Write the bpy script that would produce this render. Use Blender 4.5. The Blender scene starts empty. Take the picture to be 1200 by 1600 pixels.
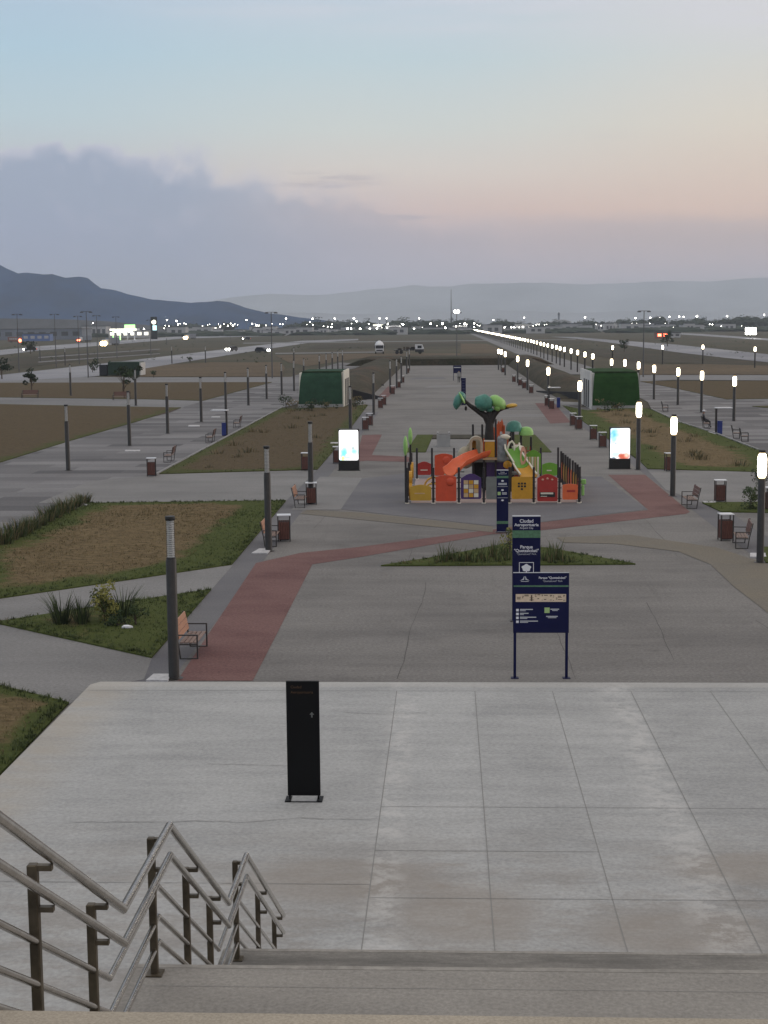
import bpy, math, random
from mathutils import Vector, Matrix, noise as mnoise
from mathutils.geometry import delaunay_2d_cdt
random.seed(7)
S = bpy.context.scene
COL = S.collection

# ------------------------------------------------------------------ camera
FPX, EPS, CAMZ = 2300.0, .0087, 8.3          # focal length in photo pixels (1200x1600), roll, height over the park
_a, _b = 98.0, 293.0
_u = _a*math.cos(EPS)+_b*math.sin(EPS); _v = _b*math.cos(EPS)-_a*math.sin(EPS)
PITCH = math.atan(_v/FPX); YAW = math.atan(_u/FPX*math.cos(PITCH))
_R = Vector((math.cos(YAW), math.sin(YAW), 0)); _H = Vector((-math.sin(YAW), math.cos(YAW), 0)); _Z = Vector((0, 0, 1))
_F = _H*math.cos(PITCH)-_Z*math.sin(PITCH); _U = _H*math.sin(PITCH)+_Z*math.cos(PITCH)
CX = _R*math.cos(EPS)-_U*math.sin(EPS); CY = _R*math.sin(EPS)+_U*math.cos(EPS)
cam = bpy.data.cameras.new("camera"); co = bpy.data.objects.new("camera", cam); COL.objects.link(co)
m = Matrix((CX, CY, -_F)).transposed().to_4x4(); m.translation = Vector((0, 0, CAMZ)); co.matrix_world = m
cam.sensor_fit = 'VERTICAL'; cam.sensor_height = 36; cam.sensor_width = 27; cam.lens = 36*FPX/1600
cam.clip_start = .1; cam.clip_end = 60000
S.camera = co
S.view_settings.view_transform = 'Standard'; S.view_settings.look = 'None'
S.view_settings.exposure = 0.35; S.view_settings.gamma = 1
S.cycles.volume_bounces = 2; S.cycles.max_bounces = 6; S.cycles.transparent_max_bounces = 24

def lin(r, g, b):
    f = lambda c: (c/255/12.92 if c/255 <= .04045 else ((c/255+.055)/1.055)**2.4)
    return (f(r), f(g), f(b), 1)

# ------------------------------------------------------------------ world: dusk sky
SUN_EL, SUN_AZ = math.radians(3), math.radians(62)
W = bpy.data.worlds.new("World"); S.world = W; W.use_nodes = True
nt = W.node_tree; nt.nodes.clear()
class NB:
    """tiny node builder"""
    def __init__(s, nt): s.nt = nt
    def n(s, t, **k):
        o = s.nt.nodes.new(t)
        for a, v in k.items(): setattr(o, a, v)
        return o
    def put(s, sock, v):
        if hasattr(v, 'is_linked') or isinstance(v, bpy.types.NodeSocket): s.nt.links.new(v, sock)
        else: sock.default_value = v
    def math(s, op, a, b=0.0, c=None, clamp=False):
        o = s.n('ShaderNodeMath', operation=op, use_clamp=clamp); s.put(o.inputs[0], a); s.put(o.inputs[1], b)
        if c is not None: s.put(o.inputs[2], c)
        return o.outputs[0]
    def rng(s, v, a, b, c=0., d=1., smooth=False):
        o = s.n('ShaderNodeMapRange', clamp=True); o.interpolation_type = 'SMOOTHSTEP' if smooth else 'LINEAR'
        s.put(o.inputs[0], v)
        for i, x in enumerate((a, b, c, d)): s.put(o.inputs[i+1], x)
        return o.outputs[0]
    def mix(s, f, a, b, mode='MIX'):
        o = s.n('ShaderNodeMix', data_type='RGBA', blend_type=mode); o.clamp_factor = True
        s.put(o.inputs[0], f); s.put(o.inputs[6], a); s.put(o.inputs[7], b); return o.outputs[2]
    def ramp(s, v, stops, interp='LINEAR'):
        o = s.n('ShaderNodeValToRGB'); o.color_ramp.interpolation = interp; e = o.color_ramp.elements
        while len(e) < len(stops): e.new(.5)
        for i, (p, c) in enumerate(stops):
            e[i].position = p; e[i].color = c if len(c) == 4 else (*c, 1)
        s.put(o.inputs[0], v); return o.outputs[0]
    def noise(s, vec, scale, detail=4, rough=.55, dist=0.):
        o = s.n('ShaderNodeTexNoise'); s.put(o.inputs['Vector'], vec); o.inputs['Scale'].default_value = scale
        o.inputs['Detail'].default_value = detail; o.inputs['Roughness'].default_value = rough
        o.inputs['Distortion'].default_value = dist; return o.outputs[0]
    def vmap(s, vec, scale, loc=(0, 0, 0), rot=(0, 0, 0)):
        o = s.n('ShaderNodeMapping'); s.put(o.inputs[0], vec); o.inputs['Scale'].default_value = scale
        o.inputs['Location'].default_value = loc; o.inputs['Rotation'].default_value = rot; return o.outputs[0]
    def comb(s, x, y, z):
        o = s.n('ShaderNodeCombineXYZ')
        for i, v in enumerate((x, y, z)): s.put(o.inputs[i], v)
        return o.outputs[0]
b = NB(nt)
tc = b.n('ShaderNodeTexCoord'); sp = b.n('ShaderNodeSeparateXYZ'); nt.links.new(tc.outputs['Generated'], sp.inputs[0])
dx, dy, el = sp.outputs
az = b.math('ARCTAN2', dx, dy)
g = lambda v: (v, v, v, 1)
E0 = .26
ev = b.math('DIVIDE', el, E0)
SKF = 1/(1.38*2**.35)
HAZE = 1.3e-4; INS = (.205, .22, .25)                          # haze density; light it scatters towards the camera
def sk(r_, g_, b_, e=.09):
    T_ = math.exp(-HAZE*min(14500, 392/max(e, .02)))
    return tuple(max(.12, (x/2**.35-i_*(1-T_))/T_)/1.38 for x, i_ in zip(lin(r_, g_, b_), INS))+(1,)
azn = b.rng(az, -.32, .24)                                     # 0 left edge .. 1 right edge of the view
LEFT = [(0, (146, 154, 174)), (.2, (150, 158, 178)), (.40, (186, 190, 196)), (.52, (184, 201, 210)), (.68, (176, 201, 217)), (.88, (178, 196, 217)), (1, (176, 192, 216))]
MIDL = [(0, (158, 156, 170)), (.12, (165, 162, 173)), (.21, (178, 168, 175)), (.29, (199, 181, 178)), (.38, (206, 198, 194)), (.49, (201, 206, 205)), (.66, (190, 207, 215)), (.86, (194, 205, 220)), (1, (192, 200, 216))]
RIGH = [(0, (158, 155, 166)), (.12, (166, 160, 169)), (.21, (180, 167, 168)), (.28, (203, 183, 176)), (.38, (209, 194, 185)), (.49, (214, 206, 196)), (.66, (209, 210, 208)), (.84, (211, 210, 213)), (1, (205, 205, 212))]
rl, rm, rr = [b.ramp(ev, [(p_, sk(*c_, e=p_*E0)) for p_, c_ in L_]) for L_ in (LEFT, MIDL, RIGH)]
base = b.mix(b.rng(azn, .5, .98, smooth=True), b.mix(b.rng(azn, .05, .5, smooth=True), rl, rm), rr)
zen = b.mix(b.rng(el, E0, .75), base, lin(190, 184, 176))
sv = b.comb(az, b.math('MULTIPLY', el, 3.2), 0.)
n1 = b.noise(sv, 9, 5, .55); n2 = b.noise(b.vmap(sv, (1, 3.5, 1), (3, 1, 0)), 7, 5, .6); n3 = b.noise(b.vmap(sv, (1, 1, 1), (8, 2, 0)), 30, 5, .6)
c1 = zen
# high veil of pale cloud near the top right
veil = b.math('MULTIPLY', b.rng(b.math('ADD', el, b.math('MULTIPLY', azn, .03)), .19, .215, smooth=True), b.rng(n2, .36, .66))
veil = b.math('MULTIPLY', veil, b.rng(azn, .15, .5, .1, .6))
c1 = b.mix(veil, c1, sk(212, 212, 222, .2))
# grey lower layer to the right
_w = b.math('ADD', b.math('MULTIPLY', b.math('SUBTRACT', n2, .5), .03), b.math('MULTIPLY', b.math('SUBTRACT', n1, .5), .03))
lay = b.math('MULTIPLY', b.rng(b.math('ADD', el, _w), .075, .060, smooth=True), b.rng(azn, .45, .75, .15, .8))
c1 = b.mix(b.math('MULTIPLY', lay, .6), c1, sk(166, 162, 170, .055))
strk = b.math('MULTIPLY', b.rng(n2, .60, .72, smooth=True), b.math('MULTIPLY', b.rng(el, .05, .07), b.rng(el, .13, .09)))
c1 = b.mix(b.math('MULTIPLY', strk, .5), c1, sk(158, 155, 168))
# cumulus bank on the left: top edge height as a function of azimuth
edge = b.ramp(azn, [(0, g(.46)), (.08, g(.455)), (.16, g(.435)), (.26, g(.415)), (.36, g(.36)), (.44, g(.345)), (.54, g(.285)), (.66, g(.23)), (.8, g(.19)), (1, g(.16))])
edge = b.math('MULTIPLY', edge, E0)
sv2 = b.comb(az, el, 0.); n1 = b.noise(sv2, 13, 4, .5); n3 = b.noise(b.vmap(sv2, (1, 1, 1), (8, 2, 0)), 38, 5, .55)
bump_ = b.math('ADD', b.math('MULTIPLY', b.math('SUBTRACT', n1, .5), .042), b.math('MULTIPLY', b.math('SUBTRACT', n3, .5), .040))
dlt = b.math('SUBTRACT', b.math('ADD', edge, bump_), el)
soft = b.rng(azn, .18, .55, .003, .026)
bank = b.n('ShaderNodeMapRange', clamp=True, interpolation_type='SMOOTHSTEP'); b.put(bank.inputs[0], dlt); b.put(bank.inputs[1], b.math('MULTIPLY', soft, -1.)); b.put(bank.inputs[2], soft)
bankc = b.mix(b.rng(dlt, 0, .012), sk(184, 186, 200), sk(150, 161, 182))
bankc = b.mix(b.rng(n3, .52, .70, 0, .4), bankc, sk(176, 180, 196))
bankc = b.mix(b.rng(dlt, .03, .10), bankc, sk(146, 154, 175, .05))
c2 = b.mix(b.math('MULTIPLY', bank.outputs[0], b.rng(azn, .25, .70, .9, .08)), c1, bankc)
sky = b.n('ShaderNodeTexSky', sky_type='NISHITA', sun_disc=False); sky.sun_elevation = SUN_EL; sky.sun_rotation = SUN_AZ
ns = b.mix(1., sky.outputs[0], (.10, .10, .10, 1), 'MULTIPLY')
fin = b.mix(.08, c2, ns)
bg = b.n('ShaderNodeBackground'); b.put(bg.inputs[0], fin); bg.inputs[1].default_value = 1.38
ow = b.n('ShaderNodeOutputWorld'); nt.links.new(bg.outputs[0], ow.inputs[0])
# the last of the low sun behind thin cloud
sl = bpy.data.lights.new("sun", 'SUN'); sl.energy = .5; sl.angle = math.radians(25); sl.color = (1, .86, .74)
so = bpy.data.objects.new("sun", sl); COL.objects.link(so)
_el = math.radians(14)
so.rotation_euler = Vector((math.sin(SUN_AZ)*math.cos(_el), math.cos(SUN_AZ)*math.cos(_el), math.sin(_el))).to_track_quat('Z', 'Y').to_euler()

# ------------------------------------------------------------------ photo measurement helpers (pixel of the 1200x1600 photo -> place)
CAM = Vector((0, 0, CAMZ))
def ray(px, py): return _F+CX*((px-600)/FPX)-CY*((py-800)/FPX)
def G(px, py, z=0.0):
    d = ray(px, py); return CAM+d*((z-CAMZ)/d.z)
def D(px, py, y):
    d = ray(px, py); return CAM+d*(y/d.y)
def X(px, y, z=0.0):
    """world x at depth y of picture column px (for height z)"""
    k = 0.0
    lo, hi = -800.0*max(1, y/900), 800.0*max(1, y/900)
    for _ in range(50):
        k = (lo+hi)/2; v = Vector((k, y, z))-CAM
        if 600+FPX*v.dot(CX)/v.dot(_F) < px: lo = k
        else: hi = k
    return k
def T(px, py, h=3.9): p = G(px, py, h); p.z = 0; return p     # foot of a thing of height h whose top is seen at px,py

# ------------------------------------------------------------------ materials
def mat(name, col, rough=.7, metal=0., var=.0, scale=3., bump=0., bscale=None, col2=None, emit=0., emitc=None, stretch=(1, 1, 1), spec=.4):
    M = bpy.data.materials.new(name); M.use_nodes = True; t = M.node_tree; q = NB(t); p = t.nodes['Principled BSDF']
    p.inputs['Roughness'].default_value = rough; p.inputs['Metallic'].default_value = metal; p.inputs['Specular IOR Level'].default_value = spec
    c = (*col, 1) if len(col) == 3 else col
    p.inputs['Base Color'].default_value = c
    if var or col2 or bump:
        tcn = q.n('ShaderNodeTexCoord').outputs['Object']; v = q.vmap(tcn, stretch)
        n = q.noise(v, scale, 6, .6)
        c2 = (*col2, 1) if col2 else tuple(x*(1-var) for x in c[:3])+(1,)
        c1 = c if col2 else tuple(min(1, x*(1+var)) for x in c[:3])+(1,)
        t.links.new(q.mix(q.rng(n, .32, .68), c1, c2), p.inputs['Base Color'])
        if bump:
            bn = q.n('ShaderNodeBump'); bn.inputs['Strength'].default_value = bump; bn.inputs['Distance'].default_value = .02
            t.links.new(q.noise(v, bscale or scale*6, 4), bn.inputs['Height']); t.links.new(bn.outputs[0], p.inputs['Normal'])
    if emit:
        p.inputs['Emission Color'].default_value = (*(emitc or col[:3]), 1); p.inputs['Emission Strength'].default_value = emit
    return M

def ground_mat(name, col, dark, fine=14., big=.12, streak=(.06, .5, 1), rough=.85, amt=.5, famt=.12, bump=.25, warm=None):
    """paving and soil: fine grain + large worn patches + long streaks"""
    M = bpy.data.materials.new(name); M.use_nodes = True; t = M.node_tree; q = NB(t); p = t.nodes['Principled BSDF']
    p.inputs['Roughness'].default_value = rough; p.inputs['Specular IOR Level'].default_value = .25
    o = q.n('ShaderNodeTexCoord').outputs['Object']
    a = q.noise(o, big, 6, .62, .4); s_ = q.noise(q.vmap(o, streak), 1., 5, .6); f = q.noise(o, fine, 3, .7)
    m1 = q.math('ADD', q.math('MULTIPLY', a, .55), q.math('MULTIPLY', s_, .45))
    c = q.mix(q.rng(m1, .38, .62, 0, amt*2), (*col, 1), (*dark, 1))
    if warm: c = q.mix(q.rng(q.noise(q.vmap(o, (1, 1, 1), (9, 4, 0)), big*1.7, 5, .6), .52, .70, 0, .8), c, (*warm, 1))
    k = q.rng(f, .25, .75, 1-famt*2, 1+famt*2)
    mm = q.n('ShaderNodeVectorMath', operation='SCALE'); t.links.new(c, mm.inputs[0]); t.links.new(k, mm.inputs['Scale'])
    t.links.new(mm.outputs[0], p.inputs['Base Color'])
    bn = q.n('ShaderNodeBump'); bn.inputs['Strength'].default_value = bump; bn.inputs['Distance'].default_value = .01
    t.links.new(f, bn.inputs['Height']); t.links.new(bn.outputs[0], p.inputs['Normal'])
    return M, q, p, o, mm

MT = {}
M, q, p, o, mm = ground_mat('worn_asphalt_paving', (.124, .119, .117), (.190, .183, .177), fine=12, big=.10, streak=(.06, .5, 1), amt=.7, famt=.17); MT['plaza'] = M
_t = M.node_tree
_n1 = q.noise(o, .55, 8, .72, .3); _n2 = q.noise(q.vmap(o, (2.2, .10, 1), (3, 0, 0), (0, 0, .12)), 1.0, 6, .7); _n3 = q.noise(q.vmap(o, (.35, 1.9, 1), (1, 7, 0)), .9, 7, .72)
_c = q.mix(q.rng(_n1, .56, .70, 0, .5), mm.outputs[0], (.095, .090, .088, 1))
_c = q.mix(q.rng(_n3, .55, .70, 0, .55), _c, (.225, .216, .207, 1))
_c = q.mix(q.rng(_n2, .60, .72, 0, .30), _c, (.088, .085, .084, 1))
_t.links.new(_c, p.inputs['Base Color'])
MT['red'] = ground_mat('red_painted_asphalt', (.118, .056, .054), (.165, .088, .082), fine=14, big=.3, streak=(.3, .8, 1), famt=.2, amt=.7)[0]
MT['yellow'] = ground_mat('faded_ochre_asphalt', (.172, .152, .118), (.150, .138, .120), fine=18, big=.3, famt=.15)[0]
MT['strip'] = ground_mat('dark_asphalt_strip', (.115, .115, .128), (.150, .148, .156), fine=18, big=.2)[0]
MT['playpad'] = ground_mat('dark_playground_asphalt', (.115, .115, .130), (.160, .158, .168), fine=14, big=.25, streak=(.1, .5, 1))[0]
MT['path'] = ground_mat('pale_concrete_path', (.168, .166, .167), (.225, .222, .222), fine=12, big=.2, streak=(.1, .4, 1))[0]
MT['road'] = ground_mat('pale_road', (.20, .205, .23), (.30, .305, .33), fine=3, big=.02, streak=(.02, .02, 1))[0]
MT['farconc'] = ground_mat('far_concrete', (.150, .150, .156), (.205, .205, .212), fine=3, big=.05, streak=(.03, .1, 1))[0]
MT['slab'] = ground_mat('white_concrete_slab', (.52, .52, .54), (.42, .42, .43), fine=8, big=.5)[0]
MT['kerb'] = ground_mat('kerb_concrete', (.27, .27, .275), (.21, .21, .21), fine=6, big=.8)[0]
# open field, dry grass in long bands
M, q, p, o, mm = ground_mat('dry_field', (.078, .064, .040), (.044, .044, .026), fine=1.5, big=.012, streak=(.004, .035, 1), rough=1, famt=.22, bump=.6, warm=(.046, .052, .024)); MT['field'] = M
MT['fieldbrown'] = ground_mat('brown_dry_grass', (.118, .086, .050), (.082, .061, .037), fine=1.2, big=.05, streak=(.02, .12, 1), rough=1, famt=.25, bump=.6)[0]
M, q, p, o, mm = ground_mat('grassy_mound_soil', (.052, .044, .030), (.034, .034, .020), fine=2.5, big=.08, streak=(.1, .3, 1), rough=1, famt=.3, bump=.8, warm=(.085, .055, .038)); MT['mound'] = M
# promenade: long staggered blocks of lighter and darker concrete
def promenade():
    M, q, p, o, mm = ground_mat('banded_concrete_promenade', (.150, .147, .152), (.195, .192, .196), fine=8, big=.15, streak=(.1, .4, 1))
    t = M.node_tree
    br = q.n('ShaderNodeTexBrick'); t.links.new(q.vmap(o, (1, 1, 1), (1.2, .4, 0)), br.inputs['Vector'])
    br.inputs['Color1'].default_value = (1.12, 1.12, 1.13, 1); br.inputs['Color2'].default_value = (.36, .36, .38, 1); br.inputs['Mortar'].default_value = (.9, .9, .9, 1)
    br.inputs['Scale'].default_value = 1; br.inputs['Brick Width'].default_value = 5.2; br.inputs['Row Height'].default_value = 1.9
    br.inputs['Mortar Size'].default_value = .02; br.inputs['Bias'].default_value = -.15; br.offset = .37
    t.links.new(q.mix(1., mm.outputs[0], br.outputs[0], 'MULTIPLY'), p.inputs['Base Color'])
    return M
MT['prom'] = promenade()
# terrace concrete: pours of slightly different tone, stains near the stairs, brown wash marks
def terrace_mat():
    M, q, p, o, mm = ground_mat('trowelled_concrete_terrace', (.305, .311, .314), (.385, .391, .392), fine=14, big=.4, streak=(.35, 2.4, 1), rough=.75, famt=.10, amt=.6)
    t = M.node_tree; s_ = q.n('ShaderNodeSeparateXYZ'); t.links.new(o, s_.inputs[0]); x, y, z = s_.outputs
    nz = q.noise(q.vmap(o, (.55, 1.3, 1)), 1.1, 9, .72, .15); nf = q.noise(q.vmap(o, (1, 1.2, 1), (4, 4, 0)), 1.9, 9, .75)
    tone = q.ramp(q.rng(x, -9, 12), [(0, g(1.0)), (.371, g(1.0)), (.372, g(1.06)), (.454, g(1.06)), (.455, g(.99)), (.534, g(.99)), (.535, g(1.02)), (.62, g(1.02)), (.621, g(.92)), (1, g(.90))], 'LINEAR')
    c = q.mix(1., mm.outputs[0], tone, 'MULTIPLY')
    stain = q.math('MULTIPLY', q.rng(y, 24.5, 19.5, smooth=True), q.rng(nz, .42, .60, smooth=True))
    c = q.mix(q.math('MULTIPLY', stain, .45), c, (.24, .215, .19, 1))
    blot = q.math('MULTIPLY', q.rng(nf, .60, .72, smooth=True), q.rng(nz, .3, .6))
    c = q.mix(q.math('MULTIPLY', blot, .40), c, (.22, .215, .21, 1))
    # pale scuffed bands along two of the joints
    for xs, ys, rx, ry in ((-1.5, 20.8, 1.9, 1.1), (3.1, 19.0, 1.5, .9), (4.6, 21.4, 1.6, .8), (.2, 19.6, 1.2, 1.2), (.8, 17.9, .8, .35)):
        d = q.math('SQRT', q.math('ADD', q.math('POWER', q.math('DIVIDE', q.math('SUBTRACT', x, xs), rx), 2.), q.math('POWER', q.math('DIVIDE', q.math('SUBTRACT', y, ys), ry), 2.)))
        k = q.rng(q.math('ADD', d, q.math('MULTIPLY', q.math('SUBTRACT', nz, .5), 2.2)), 1.05, .55, smooth=True)
        c = q.mix(q.math('MULTIPLY', k, .55), c, (.265, .235, .205, 1))
    edge_ = q.math('MULTIPLY', q.rng(x, -6.6, -7.9, smooth=True), q.rng(nz, .3, .6)); c = q.mix(q.math('MULTIPLY', edge_, .6), c, (.38, .34, .28, 1))
    for xc, wd in ((-.95, .45), (3.7, .7)):
        d = q.math('ABSOLUTE', q.math('SUBTRACT', x, xc))
        k = q.math('MULTIPLY', q.rng(d, wd, .05, smooth=True), q.rng(nf, .44, .60, smooth=True))
        c = q.mix(q.math('MULTIPLY', k, .5), c, (.55, .545, .535, 1))
    # a lighter screed band at the far rim
    rim = q.math('MULTIPLY', q.rng(y, 32.35, 32.5), .35)
    c = q.mix(rim, c, (.46, .445, .42, 1))
    t.links.new(c, p.inputs['Base Color']); return M
MT['terrace'] = terrace_mat()
MT['joint'] = mat('joint_and_crack_grey', (.235, .235, .23), .9)  # darker grey of the joint and crack lines
M, q, p, o, mm = ground_mat('stair_concrete', (.235, .225, .210), (.305, .292, .272), fine=30, big=.7, streak=(.5, 2.2, 1), famt=.12); MT['stair'] = M
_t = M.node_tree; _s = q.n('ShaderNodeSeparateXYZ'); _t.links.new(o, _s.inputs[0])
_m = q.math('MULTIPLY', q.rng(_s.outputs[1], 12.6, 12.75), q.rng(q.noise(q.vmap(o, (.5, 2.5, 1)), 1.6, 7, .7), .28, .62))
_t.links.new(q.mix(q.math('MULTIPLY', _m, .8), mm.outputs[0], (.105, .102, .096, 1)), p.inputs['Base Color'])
MT['nosing'] = ground_mat('worn_step_edge', (.25, .24, .222), (.31, .296, .275), fine=9, big=1.5, streak=(1., 4, 1), famt=.12)[0]
MT['stair2'] = ground_mat('tan_landing_concrete', (.40, .355, .29), (.34, .305, .25), fine=70, big=1.2, famt=.12)[0]
def lawn_mat(name, green, green2, dry, dry2):
    M = bpy.data.materials.new(name); M.use_nodes = True; t = M.node_tree; q = NB(t); p = t.nodes['Principled BSDF']
    p.inputs['Roughness'].default_value = 1; p.inputs['Specular IOR Level'].default_value = .1
    o = q.n('ShaderNodeTexCoord').outputs['Object']
    at = q.n('ShaderNodeAttribute', attribute_name='dry').outputs['Fac']
    a = q.noise(o, .55, 6, .65); f = q.noise(q.vmap(o, (1, 1.9, 1)), 2.6, 8, .78); f2 = q.noise(o, 28., 3, .7)
    gr = q.mix(q.rng(f, .35, .65), (*green, 1), (*green2, 1)); dr = q.mix(q.rng(f, .36, .62), (*dry, 1), (*dry2, 1))
    k = q.rng(q.math('ADD', at, q.math('MULTIPLY', q.math('SUBTRACT', a, .5), 1.1)), .35, .65, smooth=True)
    c = q.mix(k, gr, dr)
    sc = q.n('ShaderNodeVectorMath', operation='SCALE'); t.links.new(c, sc.inputs[0]); t.links.new(q.rng(f2, .2, .8, .6, 1.4), sc.inputs['Scale'])
    t.links.new(sc.outputs[0], p.inputs['Base Color'])
    bn = q.n('ShaderNodeBump'); bn.inputs['Strength'].default_value = .9; bn.inputs['Distance'].default_value = .06
    t.links.new(q.math('ADD', f, q.math('MULTIPLY', f2, .4)), bn.inputs['Height']); t.links.new(bn.outputs[0], p.inputs['Normal'])
    return M
MT['lawn'] = lawn_mat('patchy_lawn', (.060, .082, .022), (.085, .098, .032), (.215, .162, .090), (.095, .070, .038))
MT['lawnfar'] = lawn_mat('dry_grass_bed', (.060, .074, .026), (.085, .090, .034), (.128, .098, .060), (.074, .057, .035))
MT['dirt'] = ground_mat('dark_turned_soil', (.075, .052, .036), (.100, .070, .046), fine=3, big=.2, rough=1)[0]
MT['pole'] = mat('dark_bronze_paint', (.030, .028, .027), .45, .2, var=.2, scale=6)
MT['cap'] = mat('black_cap', (.012, .012, .012), .5)
MT['steel'] = mat('brushed_steel_tube', (.62, .59, .55), .22, 1.0, var=.15, scale=9, bump=.08)
MT['postpaint'] = mat('weathered_steel_post', (.095, .078, .054), .5, .45, var=.35, scale=7)
MT['frame'] = mat('dark_grey_flat_steel', (.055, .050, .048), .5, .4, var=.2)
MT['wood'] = mat('orange_brown_slats', (.43, .225, .145), .6, var=.18, scale=4, stretch=(1, 12, 12))
MT['woodseat'] = mat('greyed_brown_slats', (.215, .15, .125), .65, var=.2, scale=4, stretch=(1, 12, 12))
MT['woodbin'] = mat('red_brown_bin_slats', (.105, .042, .032), .6, var=.35, scale=5, stretch=(9, 9, 1))
MT['zinc'] = mat('pale_galvanised_plate', (.62, .63, .66), .35, .3, var=.1)
MT['navy'] = mat('navy_enamel', (.006, .008, .050), .5, var=.1, scale=2, spec=.15)
MT['navy2'] = mat('navy_edge', (.030, .034, .085), .4)
MT['signgreen'] = mat('muted_green_band', (.085, .19, .11), .45, var=.25, scale=14)
MT['white'] = mat('white_lettering', (.74, .75, .80), .5)
MT['pale'] = mat('pale_sign_print', (.50, .52, .56), .5)
MT['cream'] = mat('cream_map_print', (.66, .53, .40), .5, var=.1, scale=9)
MT['mapmark'] = mat('dark_map_marks', (.13, .09, .06), .6)
MT['limeprint'] = mat('lime_print', (.36, .52, .22), .5)
MT['black'] = mat('satin_black_panel', (.0055, .0055, .006), .55, spec=.15)
MT['rustprint'] = mat('dim_orange_print', (.085, .042, .016), .6)
MT['chrome'] = mat('bare_metal_edge', (.5, .5, .52), .3, .8)
def glass():
    M = bpy.data.materials.new('clear_tube'); M.use_nodes = True; t = M.node_tree; q = NB(t); t.nodes.remove(t.nodes['Principled BSDF'])
    a = q.n('ShaderNodeBsdfTransparent'); a.inputs[0].default_value = (.80, .81, .83, 1); c = q.n('ShaderNodeBsdfGlossy'); c.inputs['Roughness'].default_value = .12
    c.inputs[0].default_value = (.9, .9, .9, 1)
    mx = q.n('ShaderNodeMixShader'); mx.inputs[0].default_value = .16; t.links.new(a.outputs[0], mx.inputs[1]); t.links.new(c.outputs[0], mx.inputs[2])
    t.links.new(mx.outputs[0], t.nodes['Material Output'].inputs[0]); return M
MT['tube'] = glass()
MT['core'] = mat('white_louvre_stack', (.80, .79, .75), .4)
MT['coredark'] = mat('louvre_gap', (.22, .21, .20), .5)
MT['lit'] = mat('lit_diffuser', (.9, .85, .7), .5, emit=11, emitc=(1, .90, .68))
M = MT['lit']; _t = M.node_tree; q = NB(_t); _s = q.n('ShaderNodeSeparateXYZ'); _t.links.new(q.n('ShaderNodeTexCoord').outputs['Object'], _s.inputs[0])
_k = q.rng(q.math('ABSOLUTE', q.math('SUBTRACT', _s.outputs[2], 3.37)), .47, .26, 0, 1, smooth=True)
_t.links.new(q.rng(_k, 0, 1, .75, 12.), _t.nodes['Principled BSDF'].inputs['Emission Strength']); _t.links.new(q.mix(_k, (1, .70, .34, 1), (1, .92, .72, 1)), _t.nodes['Principled BSDF'].inputs['Emission Color'])
MT['flood'] = mat('floodlight_glow', (.9, .9, .85), .5, emit=22, emitc=(1, .97, .86))
MT['warmglow'] = mat('warm_headlight_glow', (.9, .7, .4), .5, emit=18, emitc=(1, .72, .34))
MT['redglow'] = mat('red_tail_glow', (.8, .1, .05), .5, emit=9, emitc=(1, .12, .06))
MT['greenglow'] = mat('green_lit_fascia', (.4, .8, .3), .5, emit=1.6, emitc=(.45, 1, .35))
MT['shopglow'] = mat('lit_shop_front', (.9, .9, .8), .5, emit=1.5, emitc=(1, .97, .80))
MT['turf'] = mat('artificial_green_turf', (.030, .068, .044), 1, var=.2, scale=1.2, bump=.25, bscale=30, spec=.1)
MT['turfr'] = mat('brighter_green_turf', (.022, .058, .018), 1, var=.2, scale=1.2, bump=.25, bscale=30, spec=.1)
MT['offwhite'] = mat('off_white_render', (.66, .64, .56), .8, var=.08, scale=.7)
MT['whitewall'] = mat('white_render', (.55, .55, .54), .8, var=.10, scale=.7)
MT['opening'] = mat('dark_opening', (.02, .02, .022), .8)
MT['stone'] = mat('grey_concrete_block', (.30, .30, .30), .85, var=.12, scale=1.5)
MT['darkwall'] = mat('dark_retaining_concrete', (.022, .022, .026), .9, var=.2, scale=.5)
MT['bark'] = mat('grey_brown_bark', (.075, .055, .04), .9, var=.3, scale=8, stretch=(1, 1, .2))
def leaf(name, c, v=.45, sc=1.3): return mat(name, c, .75, var=v, scale=sc, spec=.2)
MT['leafdark'] = leaf('dark_leaves', (.022, .034, .020), .5, .25)
MT['leafmid'] = leaf('mid_green_leaves', (.032, .052, .022))
MT['leafyel'] = leaf('yellow_green_leaves', (.19, .185, .050))
MT['blade'] = leaf('grass_blades', (.058, .078, .028), .5, .9)
MT['bladedry'] = leaf('straw_blades', (.15, .12, .062), .4, .9)
MT['bladedark'] = leaf('dark_rush_blades', (.030, .042, .022), .4, .9)
MT['pplred'] = mat('red_moulded_plastic', (.58, .075, .028), .4, var=.08)
MT['pdred'] = mat('deep_red_plastic', (.36, .032, .026), .4, var=.08)
MT['porange'] = mat('orange_red_plastic', (.68, .135, .045), .4, var=.08)
MT['pamber'] = mat('amber_plastic', (.55, .28, .022), .4, var=.08)
MT['pyel'] = mat('yellow_plastic', (.50, .30, .035), .4, var=.08)
MT['ppurple'] = mat('purple_plastic', (.060, .028, .13), .4)
MT['pgreen'] = mat('green_plastic', (.13, .33, .035), .4, var=.08)
MT['plime'] = mat('lime_plastic', (.26, .50, .14), .4, var=.08)
MT['pteal'] = mat('teal_plastic', (.06, .21, .165), .45, var=.22, scale=5)
MT['pgrey'] = mat('grey_plastic', (.17, .18, .17), .5, var=.15)
MT['pstone'] = mat('stone_grey_plastic', (.20, .22, .23), .5, var=.35, scale=4)
MT['pbeige'] = mat('beige_plastic', (.36, .31, .22), .5, var=.12)
MT['ptan'] = mat('tan_plastic', (.52, .36, .20), .5, var=.12)
MT['pcream'] = mat('cream_plastic', (.66, .62, .52), .4)
MT['ppink'] = mat('salmon_plastic', (.62, .33, .24), .4)
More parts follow.
